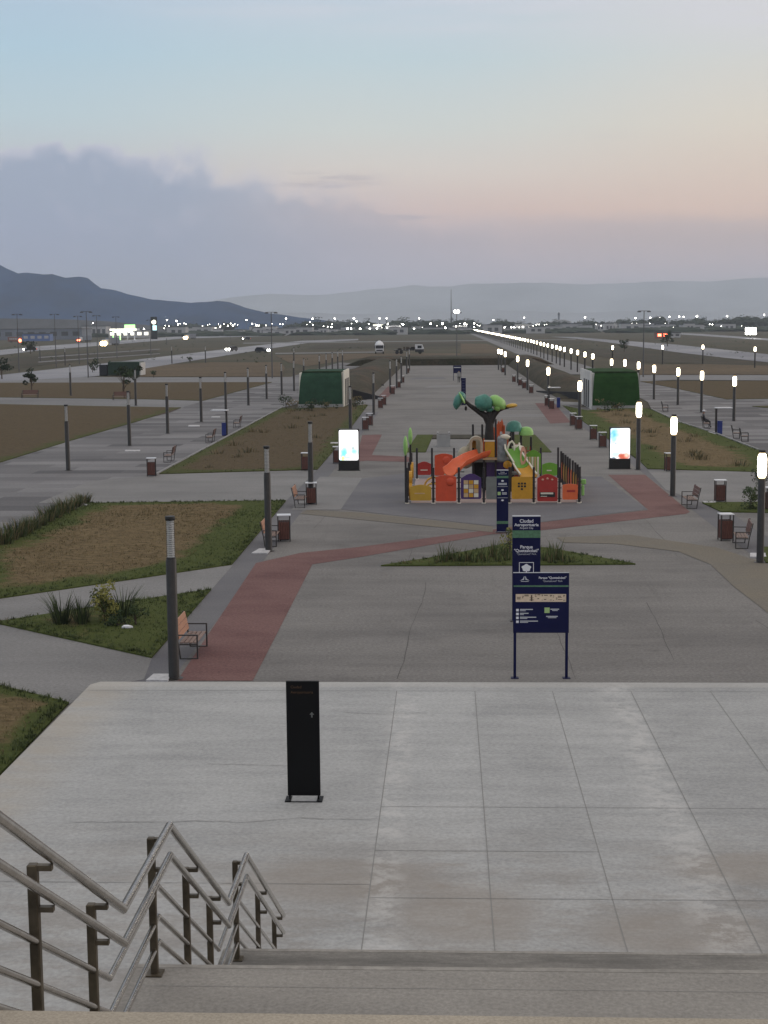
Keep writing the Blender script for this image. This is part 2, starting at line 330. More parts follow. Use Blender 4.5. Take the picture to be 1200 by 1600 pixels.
MT['pbark'] = mat('dark_brown_trunk', (.020, .016, .014), .6, var=.3, scale=5)
MT['ppost'] = mat('black_brown_post', (.020, .018, .020), .4)
MT['padpink'] = mat('pale_pink_floor', (.34, .27, .255), .8, var=.15, scale=1.2)
MT['bluebin'] = mat('blue_plastic_bin', (.015, .030, .17), .45, var=.1)
MT['darkgreen'] = mat('dark_green_sheet', (.014, .036, .022), .6, var=.3, scale=.6)
MT['truckwhite'] = mat('white_vehicle_paint', (.60, .61, .63), .35, var=.06)
MT['carblack'] = mat('dark_vehicle_paint', (.02, .022, .026), .3)
MT['glassdark'] = mat('dark_glass', (.02, .024, .03), .12, spec=.6)
MT['tyre'] = mat('tyre_rubber', (.015, .015, .015), .85)
MT['hill'] = mat('haze_paled_dry_hills', (.30, .31, .34), 1, var=.3, scale=.0015, spec=0)  # dry hills, base colour lightened to fade them like haze
MT['mountain'] = mat('haze_blue_mountain', (.016, .048, .125), 1, var=.35, scale=.006, spec=0)  # blue of the distant air painted into the mountain's base colour
MT['wallgrey'] = mat('grey_blue_cladding', (.17, .19, .23), .7, var=.2, scale=.05)
MT['wallpale'] = mat('pale_wall', (.42, .42, .43), .8, var=.15, scale=.05)
MT['walldark'] = mat('dark_wall', (.075, .08, .09), .8, var=.3, scale=.05)
MT['wallred'] = mat('brick_red_wall', (.22, .10, .08), .8, var=.15, scale=.1)
MT['roofblue'] = mat('blue_sheet', (.10, .16, .36), .5)
MT['mast'] = mat('grey_mast', (.11, .11, .115), .5, .4)
MT['skin'] = mat('skin', (.32, .19, .13), .6)

# ------------------------------------------------------------------ mesh builder
class MB:
    def __init__(s): s.v = []; s.f = []; s.m = []
    def add(s, vs, fs, mi=0):
        k = len(s.v); s.v += [tuple(x) for x in vs]; s.f += [[k+i for i in f] for f in fs]; s.m += [mi]*len(fs); return s
    def box(s, x0, x1, y0, y1, z0, z1, mi=0, M=None, bev=0.):
        if bev:
            c = bev; P = []
            # chamfered box: 24 vertices
            for z in (z0, z1):
                for a in ((x0+c, y0), (x1-c, y0), (x1, y0+c), (x1, y1-c), (x1-c, y1), (x0+c, y1), (x0, y1-c), (x0, y0+c)): P.append((*a, z))
            for z in (z0, z1):
                P += []
            zi = [z0+c, z1-c]; vs = []
            o8 = [(x0+c, y0), (x1-c, y0), (x1, y0+c), (x1, y1-c), (x1-c, y1), (x0+c, y1), (x0, y1-c), (x0, y0+c)]
            i4 = [(x0+c, y0+c), (x1-c, y0+c), (x1-c, y1-c), (x0+c, y1-c)]
            vs = [(*a, z0) for a in i4]+[(*a, zi[0]) for a in o8]+[(*a, zi[1]) for a in o8]+[(*a, z1) for a in i4]
            fs = [[3, 2, 1, 0], [20, 21, 22, 23]]+[[4+i, 4+(i+1) % 8, 12+(i+1) % 8, 12+i] for i in range(8)]
            for i in range(4):
                a, b_ = 4+2*i, 4+2*i+1; fs.append([i, (i+1) % 4, b_, a]); fs.append([(i+1) % 4, 4+(2*i+2) % 8, b_])
                a, b_ = 12+2*i, 12+2*i+1; fs.append([20+i, a, b_, 20+(i+1) % 4]); fs.append([20+(i+1) % 4, b_, 12+(2*i+2) % 8])
        else:
            vs = [(x, y, z) for z in (z0, z1) for y in (y0, y1) for x in (x0, x1)]
            fs = [[0, 2, 3, 1], [4, 5, 7, 6], [0, 1, 5, 4], [1, 3, 7, 5], [3, 2, 6, 7], [2, 0, 4, 6]]
        if M: vs = [M @ Vector(v) for v in vs]
        return s.add(vs, fs, mi)
    def cyl(s, p0, p1, r0, r1=None, n=12, mi=0, caps=True):
        p0, p1 = Vector(p0), Vector(p1); r1 = r0 if r1 is None else r1; d = (p1-p0).normalized()
        a = d.orthogonal().normalized(); c = d.cross(a)
        vs = []
        for p, r in ((p0, r0), (p1, r1)):
            for i in range(n):
                t = 2*math.pi*i/n; vs.append(p+a*(r*math.cos(t))+c*(r*math.sin(t)))
        fs = [[i, (i+1) % n, n+(i+1) % n, n+i] for i in range(n)]
        if caps: fs += [list(range(n))[::-1], list(range(n, 2*n))]
        return s.add(vs, fs, mi)
    def tube(s, pts, r, n=14, mi=0, rs=None):
        pts = [Vector(p) for p in pts]; k = len(pts); vs = []; fs = []
        d0 = (pts[1]-pts[0]).normalized(); a = d0.orthogonal().normalized(); c = d0.cross(a)
        ring = [a*math.cos(2*math.pi*i/n)+c*math.sin(2*math.pi*i/n) for i in range(n)]
        d = d0; cur = [q_*(rs[0] if rs else r) for q_ in ring]
        for j in range(k):
            if j == 0: off = cur; nd = d0
            elif j == k-1: off = None; nd = d
            else: nd = (pts[j+1]-pts[j]).normalized(); off = None
            if off is None:
                bis = (d+nd).normalized(); off = []
                for q_ in cur:
                    t = -(q_.dot(bis))/d.dot(bis); off.append(q_+d*t)
            vs += [pts[j]+o_ for o_ in off]
            if 0 < j < k-1:
                nxt = []
                for o_ in off: w = o_-nd*o_.dot(nd); nxt.append(w)
                R_ = rs[j] if rs else r
                cur = [w.normalized()*R_ for w in nxt]; d = nd
            elif rs and j == 0: pass
        for j in range(k-1): fs += [[j*n+i, j*n+(i+1) % n, (j+1)*n+(i+1) % n, (j+1)*n+i] for i in range(n)]
        fs += [list(range(n))[::-1], list(range((k-1)*n, k*n))]
        return s.add(vs, fs, mi)
    def prism(s, poly, ext, mi=0):
        n = len(poly); e = Vector(ext); vs = [Vector(p) for p in poly]; vs += [v+e for v in vs]
        return s.add(vs, [list(range(n))[::-1], list(range(n, 2*n))]+[[i, (i+1) % n, n+(i+1) % n, n+i] for i in range(n)], mi)
    def lathe(s, prof, n=16, c=(0, 0, 0), mi=0):
        vs = []; fs = []; k = len(prof)
        for r, z in prof: vs += [(c[0]+r*math.cos(2*math.pi*i/n), c[1]+r*math.sin(2*math.pi*i/n), c[2]+z) for i in range(n)]
        for j in range(k-1): fs += [[j*n+i, j*n+(i+1) % n, (j+1)*n+(i+1) % n, (j+1)*n+i] for i in range(n)]
        fs += [list(range(n))[::-1], list(range((k-1)*n, k*n))]
        return s.add(vs, fs, mi)
    def blob(s, c, rad, nz=.15, fr=1.2, seg=14, rings=9, mi=0, seed=0., M=None):
        vs = []; fs = []; c = Vector(c)
        for j in range(rings+1):
            th = math.pi*j/rings
            for i in range(seg):
                p = 2*math.pi*i/seg; u = Vector((math.sin(th)*math.cos(p), math.sin(th)*math.sin(p), math.cos(th)))
                k = 1+nz*mnoise.noise(u*fr+Vector((seed, seed*1.7, 3))); w = Vector((u.x*rad[0], u.y*rad[1], u.z*rad[2]))*k
                if M: w = M @ w
                vs.append(c+w)
        for j in range(rings): fs += [[j*seg+i, (j+1)*seg+i, (j+1)*seg+(i+1) % seg, j*seg+(i+1) % seg] for i in range(seg)]
        return s.add(vs, fs, mi)
    def leafcloud(s, c, rad, n, size, seed, mi=0, nm=1, clumps=7):
        rd = random.Random(seed); C_ = [(Vector((rd.gauss(0, .45), rd.gauss(0, .45), rd.gauss(0, .42))), rd.uniform(.28, .55), rd.randrange(nm)) for _ in range(clumps)]
        for _ in range(n):
            cc, cr, mm_ = rd.choice(C_); d = Vector((rd.gauss(0, 1), rd.gauss(0, 1), rd.gauss(0, 1))).normalized()*cr*rd.uniform(.3, 1)**.5
            p = cc+d; p = Vector((c[0]+p.x*rad[0], c[1]+p.y*rad[1], c[2]+p.z*rad[2]))
            a = Vector((rd.gauss(0, 1), rd.gauss(0, 1), rd.gauss(0, 1))).normalized(); b_ = a.orthogonal().normalized(); sz = size*rd.uniform(.6, 1.3)
            s.add([p-a*sz*.5, p+b_*sz*.32, p+a*sz*.5, p-b_*sz*.32], [[0, 1, 2, 3]], mi+mm_)
        return s
    def blades(s, c, n, h, spread, rd, w=.012, lean=.35, mi=0, nm=1):
        for _ in range(n):
            a = rd.uniform(0, 6.283); r0 = spread*.35*math.sqrt(rd.random()); L = h*rd.uniform(.3, 1.1); le = lean*rd.uniform(.2, 1.2)*L
            b0 = Vector((c[0]+math.cos(a)*r0, c[1]+math.sin(a)*r0, c[2])); t = Vector((math.cos(a), math.sin(a), 0)); sd = Vector((-t.y, t.x, 0))*w
            m1 = b0+t*le*.35+Vector((0, 0, L*.6)); e = b0+t*le+Vector((0, 0, L))
            s.add([b0-sd, b0+sd, m1+sd*.8, m1-sd*.8, e], [[0, 1, 2, 3], [3, 2, 4]], mi+rd.randrange(nm))
        return s
    def build(s, name, mats, parent=None, loc=None, smooth=False):
        me = bpy.data.meshes.new(name); me.from_pydata(s.v, [], s.f)
        for k in (mats if isinstance(mats, (list, tuple)) else [mats]): me.materials.append(MT[k] if isinstance(k, str) else k)
        for p_, i in zip(me.polygons, s.m): p_.material_index = i; p_.use_smooth = smooth
        me.update()
        if smooth:
            try: me.set_sharp_from_angle(angle=math.radians(42))
            except Exception: pass
        o = bpy.data.objects.new(name, me); COL.objects.link(o)
        if parent: o.parent = parent
        if loc: o.location = loc
        return o
def tag(o, label=None, cat=None, group=None, kind=None):
    for k, v in (('label', label), ('category', cat), ('group', group), ('kind', kind)):
        if v: o[k] = v
    return o
def thing(name, label, cat, loc=(0, 0, 0), rz=0., group=None):
    o = bpy.data.objects.new(name, None); o.empty_display_size = .2; COL.objects.link(o); o.location = loc; o.rotation_euler = (0, 0, rz)
    return tag(o, label, cat, group)
def dup(root, loc, rz=0., label=None, group=None, scale=None):
    def cp(o, par):
        c = o.copy(); COL.objects.link(c)
        if par: c.parent = par
        for ch in list(o.children): cp(ch, c)
        return c
    r = cp(root, None); r.location = loc; r.rotation_euler = (0, 0, rz)
    if scale: r.scale = scale
    if label: r['label'] = label
    if group: r['group'] = group
    return r
def text(name, s_, size, loc, parent, m_, align='CENTER', rot=(math.pi/2, 0, 0), bold=.0):
    cu = bpy.data.curves.new(name, 'FONT'); cu.body = s_; cu.size = size; cu.align_x = align; cu.align_y = 'CENTER'; cu.extrude = .001; cu.offset = bold
    t = bpy.data.objects.new(name, cu); COL.objects.link(t)
    dg = bpy.context.evaluated_depsgraph_get(); me = bpy.data.meshes.new_from_object(t.evaluated_get(dg)); bpy.data.objects.remove(t)
    o = bpy.data.objects.new(name, me); COL.objects.link(o); me.materials.clear(); me.materials.append(MT[m_]); o.parent = parent; o.location = loc; o.rotation_euler = rot
    return o
def struct(o): o['kind'] = 'structure'; return o
def sheet(name, pts, z, m_, px=True, thick=0.):
    P = [(G(*p)[:2] if px else p) for p in pts]
    mb = MB()
    if sum(P[i][0]*P[(i+1) % len(P)][1]-P[(i+1) % len(P)][0]*P[i][1] for i in range(len(P))) < 0: P = P[::-1]
    if thick: mb.prism([(x, y, z-thick) for x, y in P], (0, 0, thick))
    else: mb.add([(x, y, z) for x, y in P], [list(range(len(P)))])
    return struct(mb.build(name, m_))

# ------------------------------------------------------------------ terrain and paving
mb = MB(); mb.add([(-7400, -240, -.06), (7400, -240, -.06), (7400, 14400, -.06), (-7400, 14400, -.06)], [[0, 1, 2, 3]])
struct(mb.build('ground', 'field'))
sheet('plaza', [(-26, 14.5), (30, 14.5), (30, 128), (12.4, 150), (12.4, 303), (-9.0, 303), (-9.0, 150), (-26, 112)], 0, 'plaza', px=False)
Z1, Z2, Z3 = .004, .008, .012
# promenades
sheet('promenade', [(0, 723), (108, 689.5), (217, 658), (283, 637), (317, 626.5), (425, 597.5), (500, 575), (530, 566.5), (577, 569), (500, 590), (463, 632), (441, 637), (245, 742), (140, 787), (0, 850), (-140, 905), (-140, 765)], Z1, 'prom')
sheet('promenade', [(1012, 628), (1018, 640), (1061, 660), (1118, 678), (1183, 703), (1290, 745), (1400, 745), (1400, 625), (1135, 624), (1060, 607), (1005, 596), (1050, 593.6), (985, 588), (960, 600)], Z1, 'prom')
sheet('path', [(-60, 592), (0, 590), (160, 589), (300, 589.5), (480, 589), (470, 598), (425, 597.2), (0, 598), (-60, 601)], .006, 'farconc')
sheet('path', [(-60, 625), (0, 621), (110, 622), (230, 624), (317, 626.5), (283, 637.2), (150, 635), (0, 632), (-60, 633)], .006, 'farconc')
sheet('path', [(985, 586), (1290, 586), (1290, 595), (1050, 593.6), (1005, 596), (970, 595)], .006, 'farconc')
sheet('path', [(1150, 612), (1290, 614), (1290, 630), (1135, 624)], .007, 'farconc')
# cross paths beside the plaza (left) and the pale one (right)
sheet('path', [(245, 742), (370, 738), (495, 735), (447, 783), (145, 786.5), (60, 786), (140, 752)], .009, 'path')
sheet('path', [(0, 936), (365, 882), (330, 922), (0, 974), (-120, 992), (-120, 955)], .009, 'path')
sheet('path', [(-40, 972), (0, 976), (237, 1029), (225, 1062), (150, 1075), (108, 1101), (0, 1072), (-60, 1060)], .009, 'path')
sheet('path', [(1012, 735), (1400, 738), (1400, 790), (1097, 786), (1040, 765)], .009, 'path')
# dark edge strips, red and ochre paint
def xr(x0, x1, y0, y1): return [(x0, y0), (x1, y0), (x1, y1), (x0, y1)]
sheet('edge_strip', xr(-8.15, -6.55, 30, 142), Z1, 'strip', px=False)
sheet('edge_strip', xr(10.9, 12.4, 30, 142), Z1, 'strip', px=False)
sheet('painted_band', [(277, 1064), (395, 1064), (488, 882), (560, 871), (768, 835), (845, 829), (1072, 803), (1078, 800), (1008, 742), (950, 742), (1013, 797), (845, 816.5), (773, 827), (560, 855), (470, 864), (400, 880)], Z2, 'red')
sheet('painted_band', [(566, 680), (597, 679), (581, 711), (640, 714), (640, 722), (572, 720), (555, 722)], Z2, 'red')
sheet('painted_band', [(836, 630), (866, 630), (892, 660), (860, 662)], Z2, 'red')
sheet('painted_band', [(606, 604), (622, 604), (606, 621), (590, 621)], Z2, 'red')
sheet('painted_band', [(480, 797), (560, 801), (770, 823), (770, 832), (560, 812), (470, 803)], Z3, 'yellow')
sheet('painted_band', [(870, 840), (985, 836), (1120, 856), (1200, 882), (1260, 905), (1260, 990), (1200, 958), (1147, 917), (1110, 882), (1060, 862), (960, 850), (880, 848)], Z3, 'yellow')
sheet('painted_band', [(500, 745), (566, 747), (532, 797), (455, 797)], .0145, 'path')
sheet('playground_pad', [(533, 796), (562, 748), (640, 739), (940, 745), (1012, 796), (845, 816), (768, 822)], .010, 'playpad')
sheet('playground_floor', xr(-1.7, 6.05, 68.5, 79.5), .016, 'padpink', px=False)
# pale worn tongue and darker repair patches on the far plaza
for k, (x0, x1, y0, y1) in enumerate(((-3, 4.5, 196, 204), (3, 9.5, 132, 137), (-6, 0, 226, 235))):
    sheet('paving_patch', [(x0, y0), (x1, y0+1.5), (x1-.6, y1), (x0+1, y1-1)], Z1, ['path', 'path', 'strip'][k], px=False)
for (a, c) in (((640, 706), (653, 680)), ):
    sheet('paving_patch', [(666, 706), (674, 688), (748, 688), (744, 706)], .018, 'path')
# small loose slabs
for p_ in ([(297, 736), (312, 727), (364, 727), (350, 736)], [(388, 680), (440, 679), (440, 676), (390, 677)], [(393, 866), (405, 859), (425, 859), (418, 866)], [(1100, 787), (1118, 787), (1119, 784.5), (1098, 784.5)],
           [(490, 690), (504, 690), (504, 688), (491, 688)], [(516, 694), (530, 694), (530, 692), (517, 692)], [(131, 792), (149, 792), (149, 789.5), (133, 789.5)], [(190, 795), (217, 794), (218, 791.5), (194, 792)],
           [(1172, 872), (1230, 872), (1230, 866), (1172, 866)], [(1071, 681), (1118, 679.5), (1118, 675), (1073, 677)], [(195, 706), (219, 706), (219, 704), (196, 704)], [(294, 667), (312, 667), (312, 665), (295, 665)],
           [(330, 653), (344, 653), (344, 651.5), (331, 651.5)], [(228, 1066), (262, 1066), (268, 1056), (240, 1056)]):
    sheet('paving_slab', p_, .055, 'slab', thick=.05)
# roads
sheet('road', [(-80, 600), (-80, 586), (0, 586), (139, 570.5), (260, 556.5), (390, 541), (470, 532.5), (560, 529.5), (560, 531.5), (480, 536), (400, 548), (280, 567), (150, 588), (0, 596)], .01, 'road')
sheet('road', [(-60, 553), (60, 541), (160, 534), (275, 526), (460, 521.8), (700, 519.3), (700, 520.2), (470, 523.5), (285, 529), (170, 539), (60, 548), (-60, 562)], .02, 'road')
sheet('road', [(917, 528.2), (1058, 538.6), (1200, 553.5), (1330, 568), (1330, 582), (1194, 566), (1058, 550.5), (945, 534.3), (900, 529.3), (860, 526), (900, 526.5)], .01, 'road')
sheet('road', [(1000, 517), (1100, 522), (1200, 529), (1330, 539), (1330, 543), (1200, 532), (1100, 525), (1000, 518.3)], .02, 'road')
sheet('path', [(19.2, 244), (27.5, 238), (27.5, 1900), (21, 1900)], .02, 'farconc', px=False)
sheet('road', [(380, 535.5), (640, 532.7), (900, 530), (900, 530.9), (640, 534), (380, 537)], .015, 'farconc')
sheet('path', [(430, 551.5), (600, 549.3), (600, 550.6), (430, 553.2)], .015, 'farconc')
for yy, d in ((2, 0), (9, 0)):
    sheet('path', [(60, 556+yy), (250, 543+yy), (250, 544+yy), (60, 557.4+yy)], .015, 'farconc')
sheet('soil_patch', [(0, 632.5), (283, 637.4), (265, 645), (215, 657), (110, 652), (0, 655)], .05, 'dirt')

for k, p_ in enumerate(([(228, 571), (330, 566), (440, 566), (445, 575), (440, 588.5), (218, 588.5), (222, 580)], [(1000, 570), (1120, 569), (1290, 572), (1290, 585.3), (985, 585.3)], [(0, 560), (120, 552), (240, 545), (250, 551), (130, 563), (0, 579)],
                        [(430, 555), (600, 552), (720, 552), (720, 556), (560, 560), (480, 572), (450, 566)], [(720, 537), (760, 537), (800, 552), (720, 552)], [(500, 538), (720, 535.5), (720, 541), (480, 545)], [(900, 545), (1000, 545), (1200, 566), (1290, 574), (1000, 566), (930, 556)])):
    sheet('field_patch', p_, .004+.001*k, 'fieldbrown' if k in (0, 1, 3, 4) else 'mound')
mb = MB(); rd = random.Random(17)
for x, y, n, sx, sy in ((-1.2, 34, 14, .03, .9), (3.0, 34, 9, -.02, .8), (5.6, 36, 10, .05, .7), (-1.5, 50, 10, .06, .8), (-5.5, 60, 9, .05, 1.0), (8.2, 52, 11, .02, 1.1), (9.5, 34, 8, -.1, .9)):
    for _ in range(n):
        x2, y2 = x+sx*rd.uniform(.7, 1.3)+rd.uniform(-.05, .05), y+sy*rd.uniform(.7, 1.3)+rd.uniform(-.05, .05); d = Vector((x2-x, y2-y)).normalized(); w = rd.uniform(.005, .014)
        mb.add([(x+d.y*w, y-d.x*w, .003), (x2+d.y*w, y2-d.x*w, .003), (x2-d.y*w, y2+d.x*w, .003), (x-d.y*w, y+d.x*w, .003)], [[0, 1, 2, 3]]); x, y = x2, y2
MT['crack'] = mat('dark_crack', (.098, .093, .09), 1); struct(mb.build('plaza_cracks', 'crack'))
# ---- terrace and stairs
TZ = .2
mb = MB(); mb.prism([(-8.17, 12, 0), (26, 12, 0), (26, 32.87, 0), (-8.0, 32.87, 0), (-8.17, 32.6, 0)], (0, 0, TZ)); struct(mb.build('terrace', 'terrace'))
mb = MB()
for x in (-1.14, .60, 2.32, 4.05, 5.8, 7.5): mb.add([(x-.007, 16, TZ+.004), (x+.007, 16, TZ+.004), (x+.007, 32.05, TZ+.004), (x-.007, 32.05, TZ+.004)], [[0, 1, 2, 3]])
for x0, x1, y in ((-1.133, 12, 20.1), (-1.133, 12, 24.1), (-1.133, 2.31, 22.0), (-8.1, 12, 32.05), (-8.1, -1.147, 20.6)): mb.add([(x0, y-.006, TZ+.008), (x1, y-.006, TZ+.008), (x1, y+.006, TZ+.008), (x0, y+.006, TZ+.008)], [[0, 1, 2, 3]])
rd = random.Random(3)
def crack(x, y, n, sx, sy):
    pts = [(x, y)]
    for _ in range(n): x += sx*rd.uniform(.6, 1.3); y += sy+rd.uniform(-.06, .06); pts.append((x, y))
    for (a, c), (e, f) in zip(pts, pts[1:]):
        w = rd.uniform(.004, .009); mb.add([(a, c-w, TZ+.012), (e, f-w, TZ+.012), (e, f+w, TZ+.012), (a, c+w, TZ+.012)], [[0, 1, 2, 3]])
crack(-6.2, 23.2, 24, .21, .012); crack(-3.2, 18.6, 12, .04, .45); crack(-5.0, 19, 10, .05, .5); crack(-4.5, 26.5, 12, .16, .01); crack(-2.2, 30.2, 9, .2, -.01)
struct(mb.build('terrace_joints', 'joint'))
SX0, SX1 = -2.28, 14
L1Y, L2A, L2B, L3A, L3B, TB = G(600, 1590, 5.35).y, 8.65, G(240, 1508, 3.7).y, 12.8, G(375, 1483, 2.05).y, 16.9
prof = [(-6, TZ), (-6, 5.35), (L1Y, 5.35)]
def flight(y0, y1, z0, z1):
    n = 10; r = (z0-z1)/n; t = (y1-y0)/(n-1)
    for i in range(n):
        z = z0-r*(i+1); prof.append((y0+t*i, z)); 
        if i < n-1: prof.append((y0+t*(i+1), z))
flight(L1Y, L2A, 5.35, 3.7); prof.append((L2B, 3.7)); flight(L2B, L3A, 3.7, 2.05); prof.append((L3B, 2.05)); flight(L3B, TB, 2.05, TZ+.001)
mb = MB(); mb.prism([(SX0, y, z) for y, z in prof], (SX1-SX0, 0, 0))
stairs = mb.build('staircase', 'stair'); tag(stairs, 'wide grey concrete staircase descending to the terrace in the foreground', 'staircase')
mb = MB(); mb.box(-7, SX1+.2, -6.2, L1Y+.03, 5.28, 5.354, bev=.012)
mb.build('landing_edge', 'stair2', parent=stairs)
# fine crack across the second landing is part of the stair surface
mb = MB(); y = L2B-.34; x = SX0+.1
while x < 9:
    mb.add([(x, y, 3.704), (x+.25, y+0, 3.704), (x+.25, y+.004, 3.704), (x, y+.004, 3.704)], [[0, 1, 2, 3]]); x += .25
mb.build('crack', 'joint', parent=stairs)

for yy, zz in ((L2B, 3.7), (L3B, 2.05)):
    mb = MB(); mb.box(SX0+.01, SX1-.01, yy-.045, yy+.012, zz-.03, zz+.004, bev=.003); mb.build('nosing', 'nosing', parent=stairs)
# ---- handrail
hr = thing('handrail', 'long zigzag steel tube handrail with four rails following the stair flights', 'handrail')
RX = -2.0
def path(off, y_shift=0., x=RX, end=True):
    return [(x, 5.2, 6.76+off), (x, 8.60, 4.75+off), (x, 10.12, 4.75+off), (x, 12.76, 3.10+off), (x, 13.97, 3.10+off), (x, 17.0, 1.22+off)]
for off, r in ((0, .029), (-.22, .025)):
    mb = MB(); mb.tube(path(off), r, 16); mb.build('rail', 'steel', hr, smooth=True)
for off in (-.45, -.68, -.87):
    mb = MB(); mb.tube(path(off, x=RX-.10), .020, 14); mb.build('rail', 'steel', hr, smooth=True)
def railz(y):
    P = [(a[1], a[2]) for a in path(0)]
    for (y0, z0), (y1, z1) in zip(P, P[1:]):
        if y0 <= y <= y1: return z0+(z1-z0)*(y-y0)/(y1-y0)
    return P[-1][1]
def stairz(y):
    z = 5.35
    for (y0, z0), (y1, z1) in zip(prof[1:], prof[2:]):
        if abs(z0-z1) < 1e-6 and y0 <= y <= y1: return z0
    return TZ
for y in (7.09, 8.23, 9.97, 11.26, 12.35, 13.90, 15.5, 16.93):
    zt = railz(y)-.035; zb = stairz(y); xp = RX-.105
    mb = MB(); mb.box(xp-.026, xp+.026, y-.026, y+.026, zb, zt, bev=.006); mb.box(xp-.06, xp+.06, y-.06, y+.06, zb+.001, zb+.012)
    ob = mb.build('post', 'postpaint', hr)
    for a, c in ((.032, .003), (.25, .223)):
        mb = MB(); mb.box(xp+.027, RX-.004, y-.018, y+.018, zt-a, zt-c); mb.build('bracket', 'postpaint', ob)

# ------------------------------------------------------------------ lawns
def inside(p, poly):
    c = False; n = len(poly)
    for i in range(n):
        a, d = poly[i], poly[(i+1) % n]
        if (a[1] > p[1]) != (d[1] > p[1]) and p[0] < (d[0]-a[0])*(p[1]-a[1])/(d[1]-a[1])+a[0]: c = not c
    return c
def edist(p, poly):
    best = 1e9; n = len(poly); P = Vector(p)
    for i in range(n):
        a, d = Vector(poly[i]), Vector(poly[(i+1) % n]); ab = d-a; t = max(0, min(1, (P-a).dot(ab)/max(ab.length_squared, 1e-9)))
        best = min(best, (P-a-ab*t).length)
    return best
TUFTS = MB()
def lawn(name, pxs, step, dryf, m_='lawn', z=.05, tuft=0., seed=1):
    poly = [tuple(G(*p)[:2]) for p in pxs]; rd = random.Random(seed)
    if sum(poly[i][0]*poly[(i+1) % len(poly)][1]-poly[(i+1) % len(poly)][0]*poly[i][1] for i in range(len(poly))) < 0: poly = poly[::-1]
    vs = []
    for i in range(len(poly)):
        a, d = Vector(poly[i]), Vector(poly[(i+1) % len(poly)]); k = max(1, int((d-a).length/step))
        vs += [a+(d-a)*(j/k) for j in range(k)]
    nb = len(vs); edges = [(i, (i+1) % nb) for i in range(nb)]
    xs = [v[0] for v in poly]; ys = [v[1] for v in poly]
    x = min(xs)
    while x < max(xs):
        y = min(ys)
        while y < max(ys):
            p_ = (x+rd.uniform(-.2, .2)*step, y+rd.uniform(-.2, .2)*step)
            if inside(p_, poly) and edist(p_, poly) > step*.45: vs.append(Vector(p_))
            y += step
        x += step
    V, _, F, _, _, _ = delaunay_2d_cdt(vs, edges, [], 1, 1e-4)
    mb = MB(); dry = []
    for v in V:
        e = edist(v, poly); zz = z+min(1, e/.6)*(.03+.05*mnoise.noise(Vector((v.x*.35, v.y*.35, seed))))
        mb.v.append((v.x, v.y, zz)); dry.append(max(0., min(1., dryf(v.x, v.y, e))))
    mb.f = [list(f) for f in F]; mb.m = [0]*len(mb.f); k = len(V)
    # skirt down to the paving
    for i in range(nb):
        a, d = vs[i], vs[(i+1) % nb]; mb.add([(a.x, a.y, -.01), (d.x, d.y, -.01), (d.x, d.y, z), (a.x, a.y, z)], [[0, 1, 2, 3]]); dry += [0.]*4
    o = mb.build(name, m_); struct(o)
    at = o.data.attributes.new('dry', 'FLOAT', 'POINT'); at.data.foreach_set('value', dry)
    if tuft:
        n = int(tuft*(max(xs)-min(xs))*(max(ys)-min(ys)))
        for _ in range(n):
            p_ = (rd.uniform(min(xs), max(xs)), rd.uniform(min(ys), max(ys)))
            if not inside(p_, poly): continue
            if edist(p_, poly) < .25 and rd.random() < .8: TUFTS.blades((p_[0], p_[1], z-.02), 6, .13, .2, rd, w=.009, lean=1.1, mi=0)
            d_ = dryf(*p_, edist(p_, poly))+mnoise.noise(Vector((p_[0]*.5, p_[1]*.5, 2)))*.5
            TUFTS.blades((p_[0], p_[1], z), 4, .10, .12, rd, w=.008, lean=.9, mi=1 if d_ > .5 else 0)
    return poly
gx = lambda px, py: G(px, py)
ln1 = lawn('lawn', [(-60, 875), (0, 848), (140, 787), (300, 785), (447, 783), (362, 883), (180, 910), (0, 936), (-60, 945)], .7,
           lambda x, y, e: .05+min(e, 3.2)/3.0-.5*max(0, (x+11)/3.0), tuft=36, seed=4)
ln2 = lawn('lawn', [(-10, 974), (120, 954), (330, 922), (237, 1029), (120, 1003)], .5, lambda x, y, e: .25*min(e, 1)+(.22 if x < -9.8 else 0), tuft=48, seed=5)
ln3 = lawn('lawn', [(-60, 1058), (0, 1073), (108, 1100), (0, 1212), (-60, 1270)], .5, lambda x, y, e: .1+.75*min(e, 1.2), tuft=55, seed=6)
lawn('lawn', [(-120, 632), (0, 632), (150, 635), (283, 637.2), (217, 658), (108, 689.5), (0, 723), (-120, 757)], 2.5, lambda x, y, e: .35+e*.6, 'lawnfar', seed=8)
lawn('lawn', [(-100, 600), (0, 598.5), (425, 597.4), (317, 626.3), (230, 624), (0, 621), (-100, 622)], 4., lambda x, y, e: .6+e*.3, 'lawnfar', seed=9)
lc = lawn('lawn', [(246, 741), (441, 637.5), (463, 640), (575, 633), (521, 705), (496, 734)], 1.4, lambda x, y, e: .1+e*.45, 'lawnfar', tuft=4, seed=10)
rc = lawn('lawn', [(879, 634), (918, 642), (990, 636), (1018, 640), (1061, 660), (1118, 678), (1183, 703), (1215, 717), (1225, 739), (1012, 733), (1001, 722), (913, 660)], 1.4, lambda x, y, e: -.15+e*.33, 'lawn', tuft=4, seed=11)
lawn('lawn', [(1000, 596), (1300, 595), (1300, 622), (1135, 624), (1060, 608)], 4., lambda x, y, e: .7, 'lawnfar', seed=12)
lawn('lawn', [(1175, 635), (1290, 632), (1290, 648)], 2., lambda x, y, e: .5, 'lawnfar', seed=13)
tri = lawn('lawn', [(595, 885), (690, 870), (790, 851), (860, 858), (993, 882.5), (800, 884)], .6, lambda x, y, e: .25, tuft=24, seed=14)
lawn('lawn', [(634, 707), (652, 680), (677, 680), (665, 707)], .9, lambda x, y, e: .3, 'lawn', seed=15)
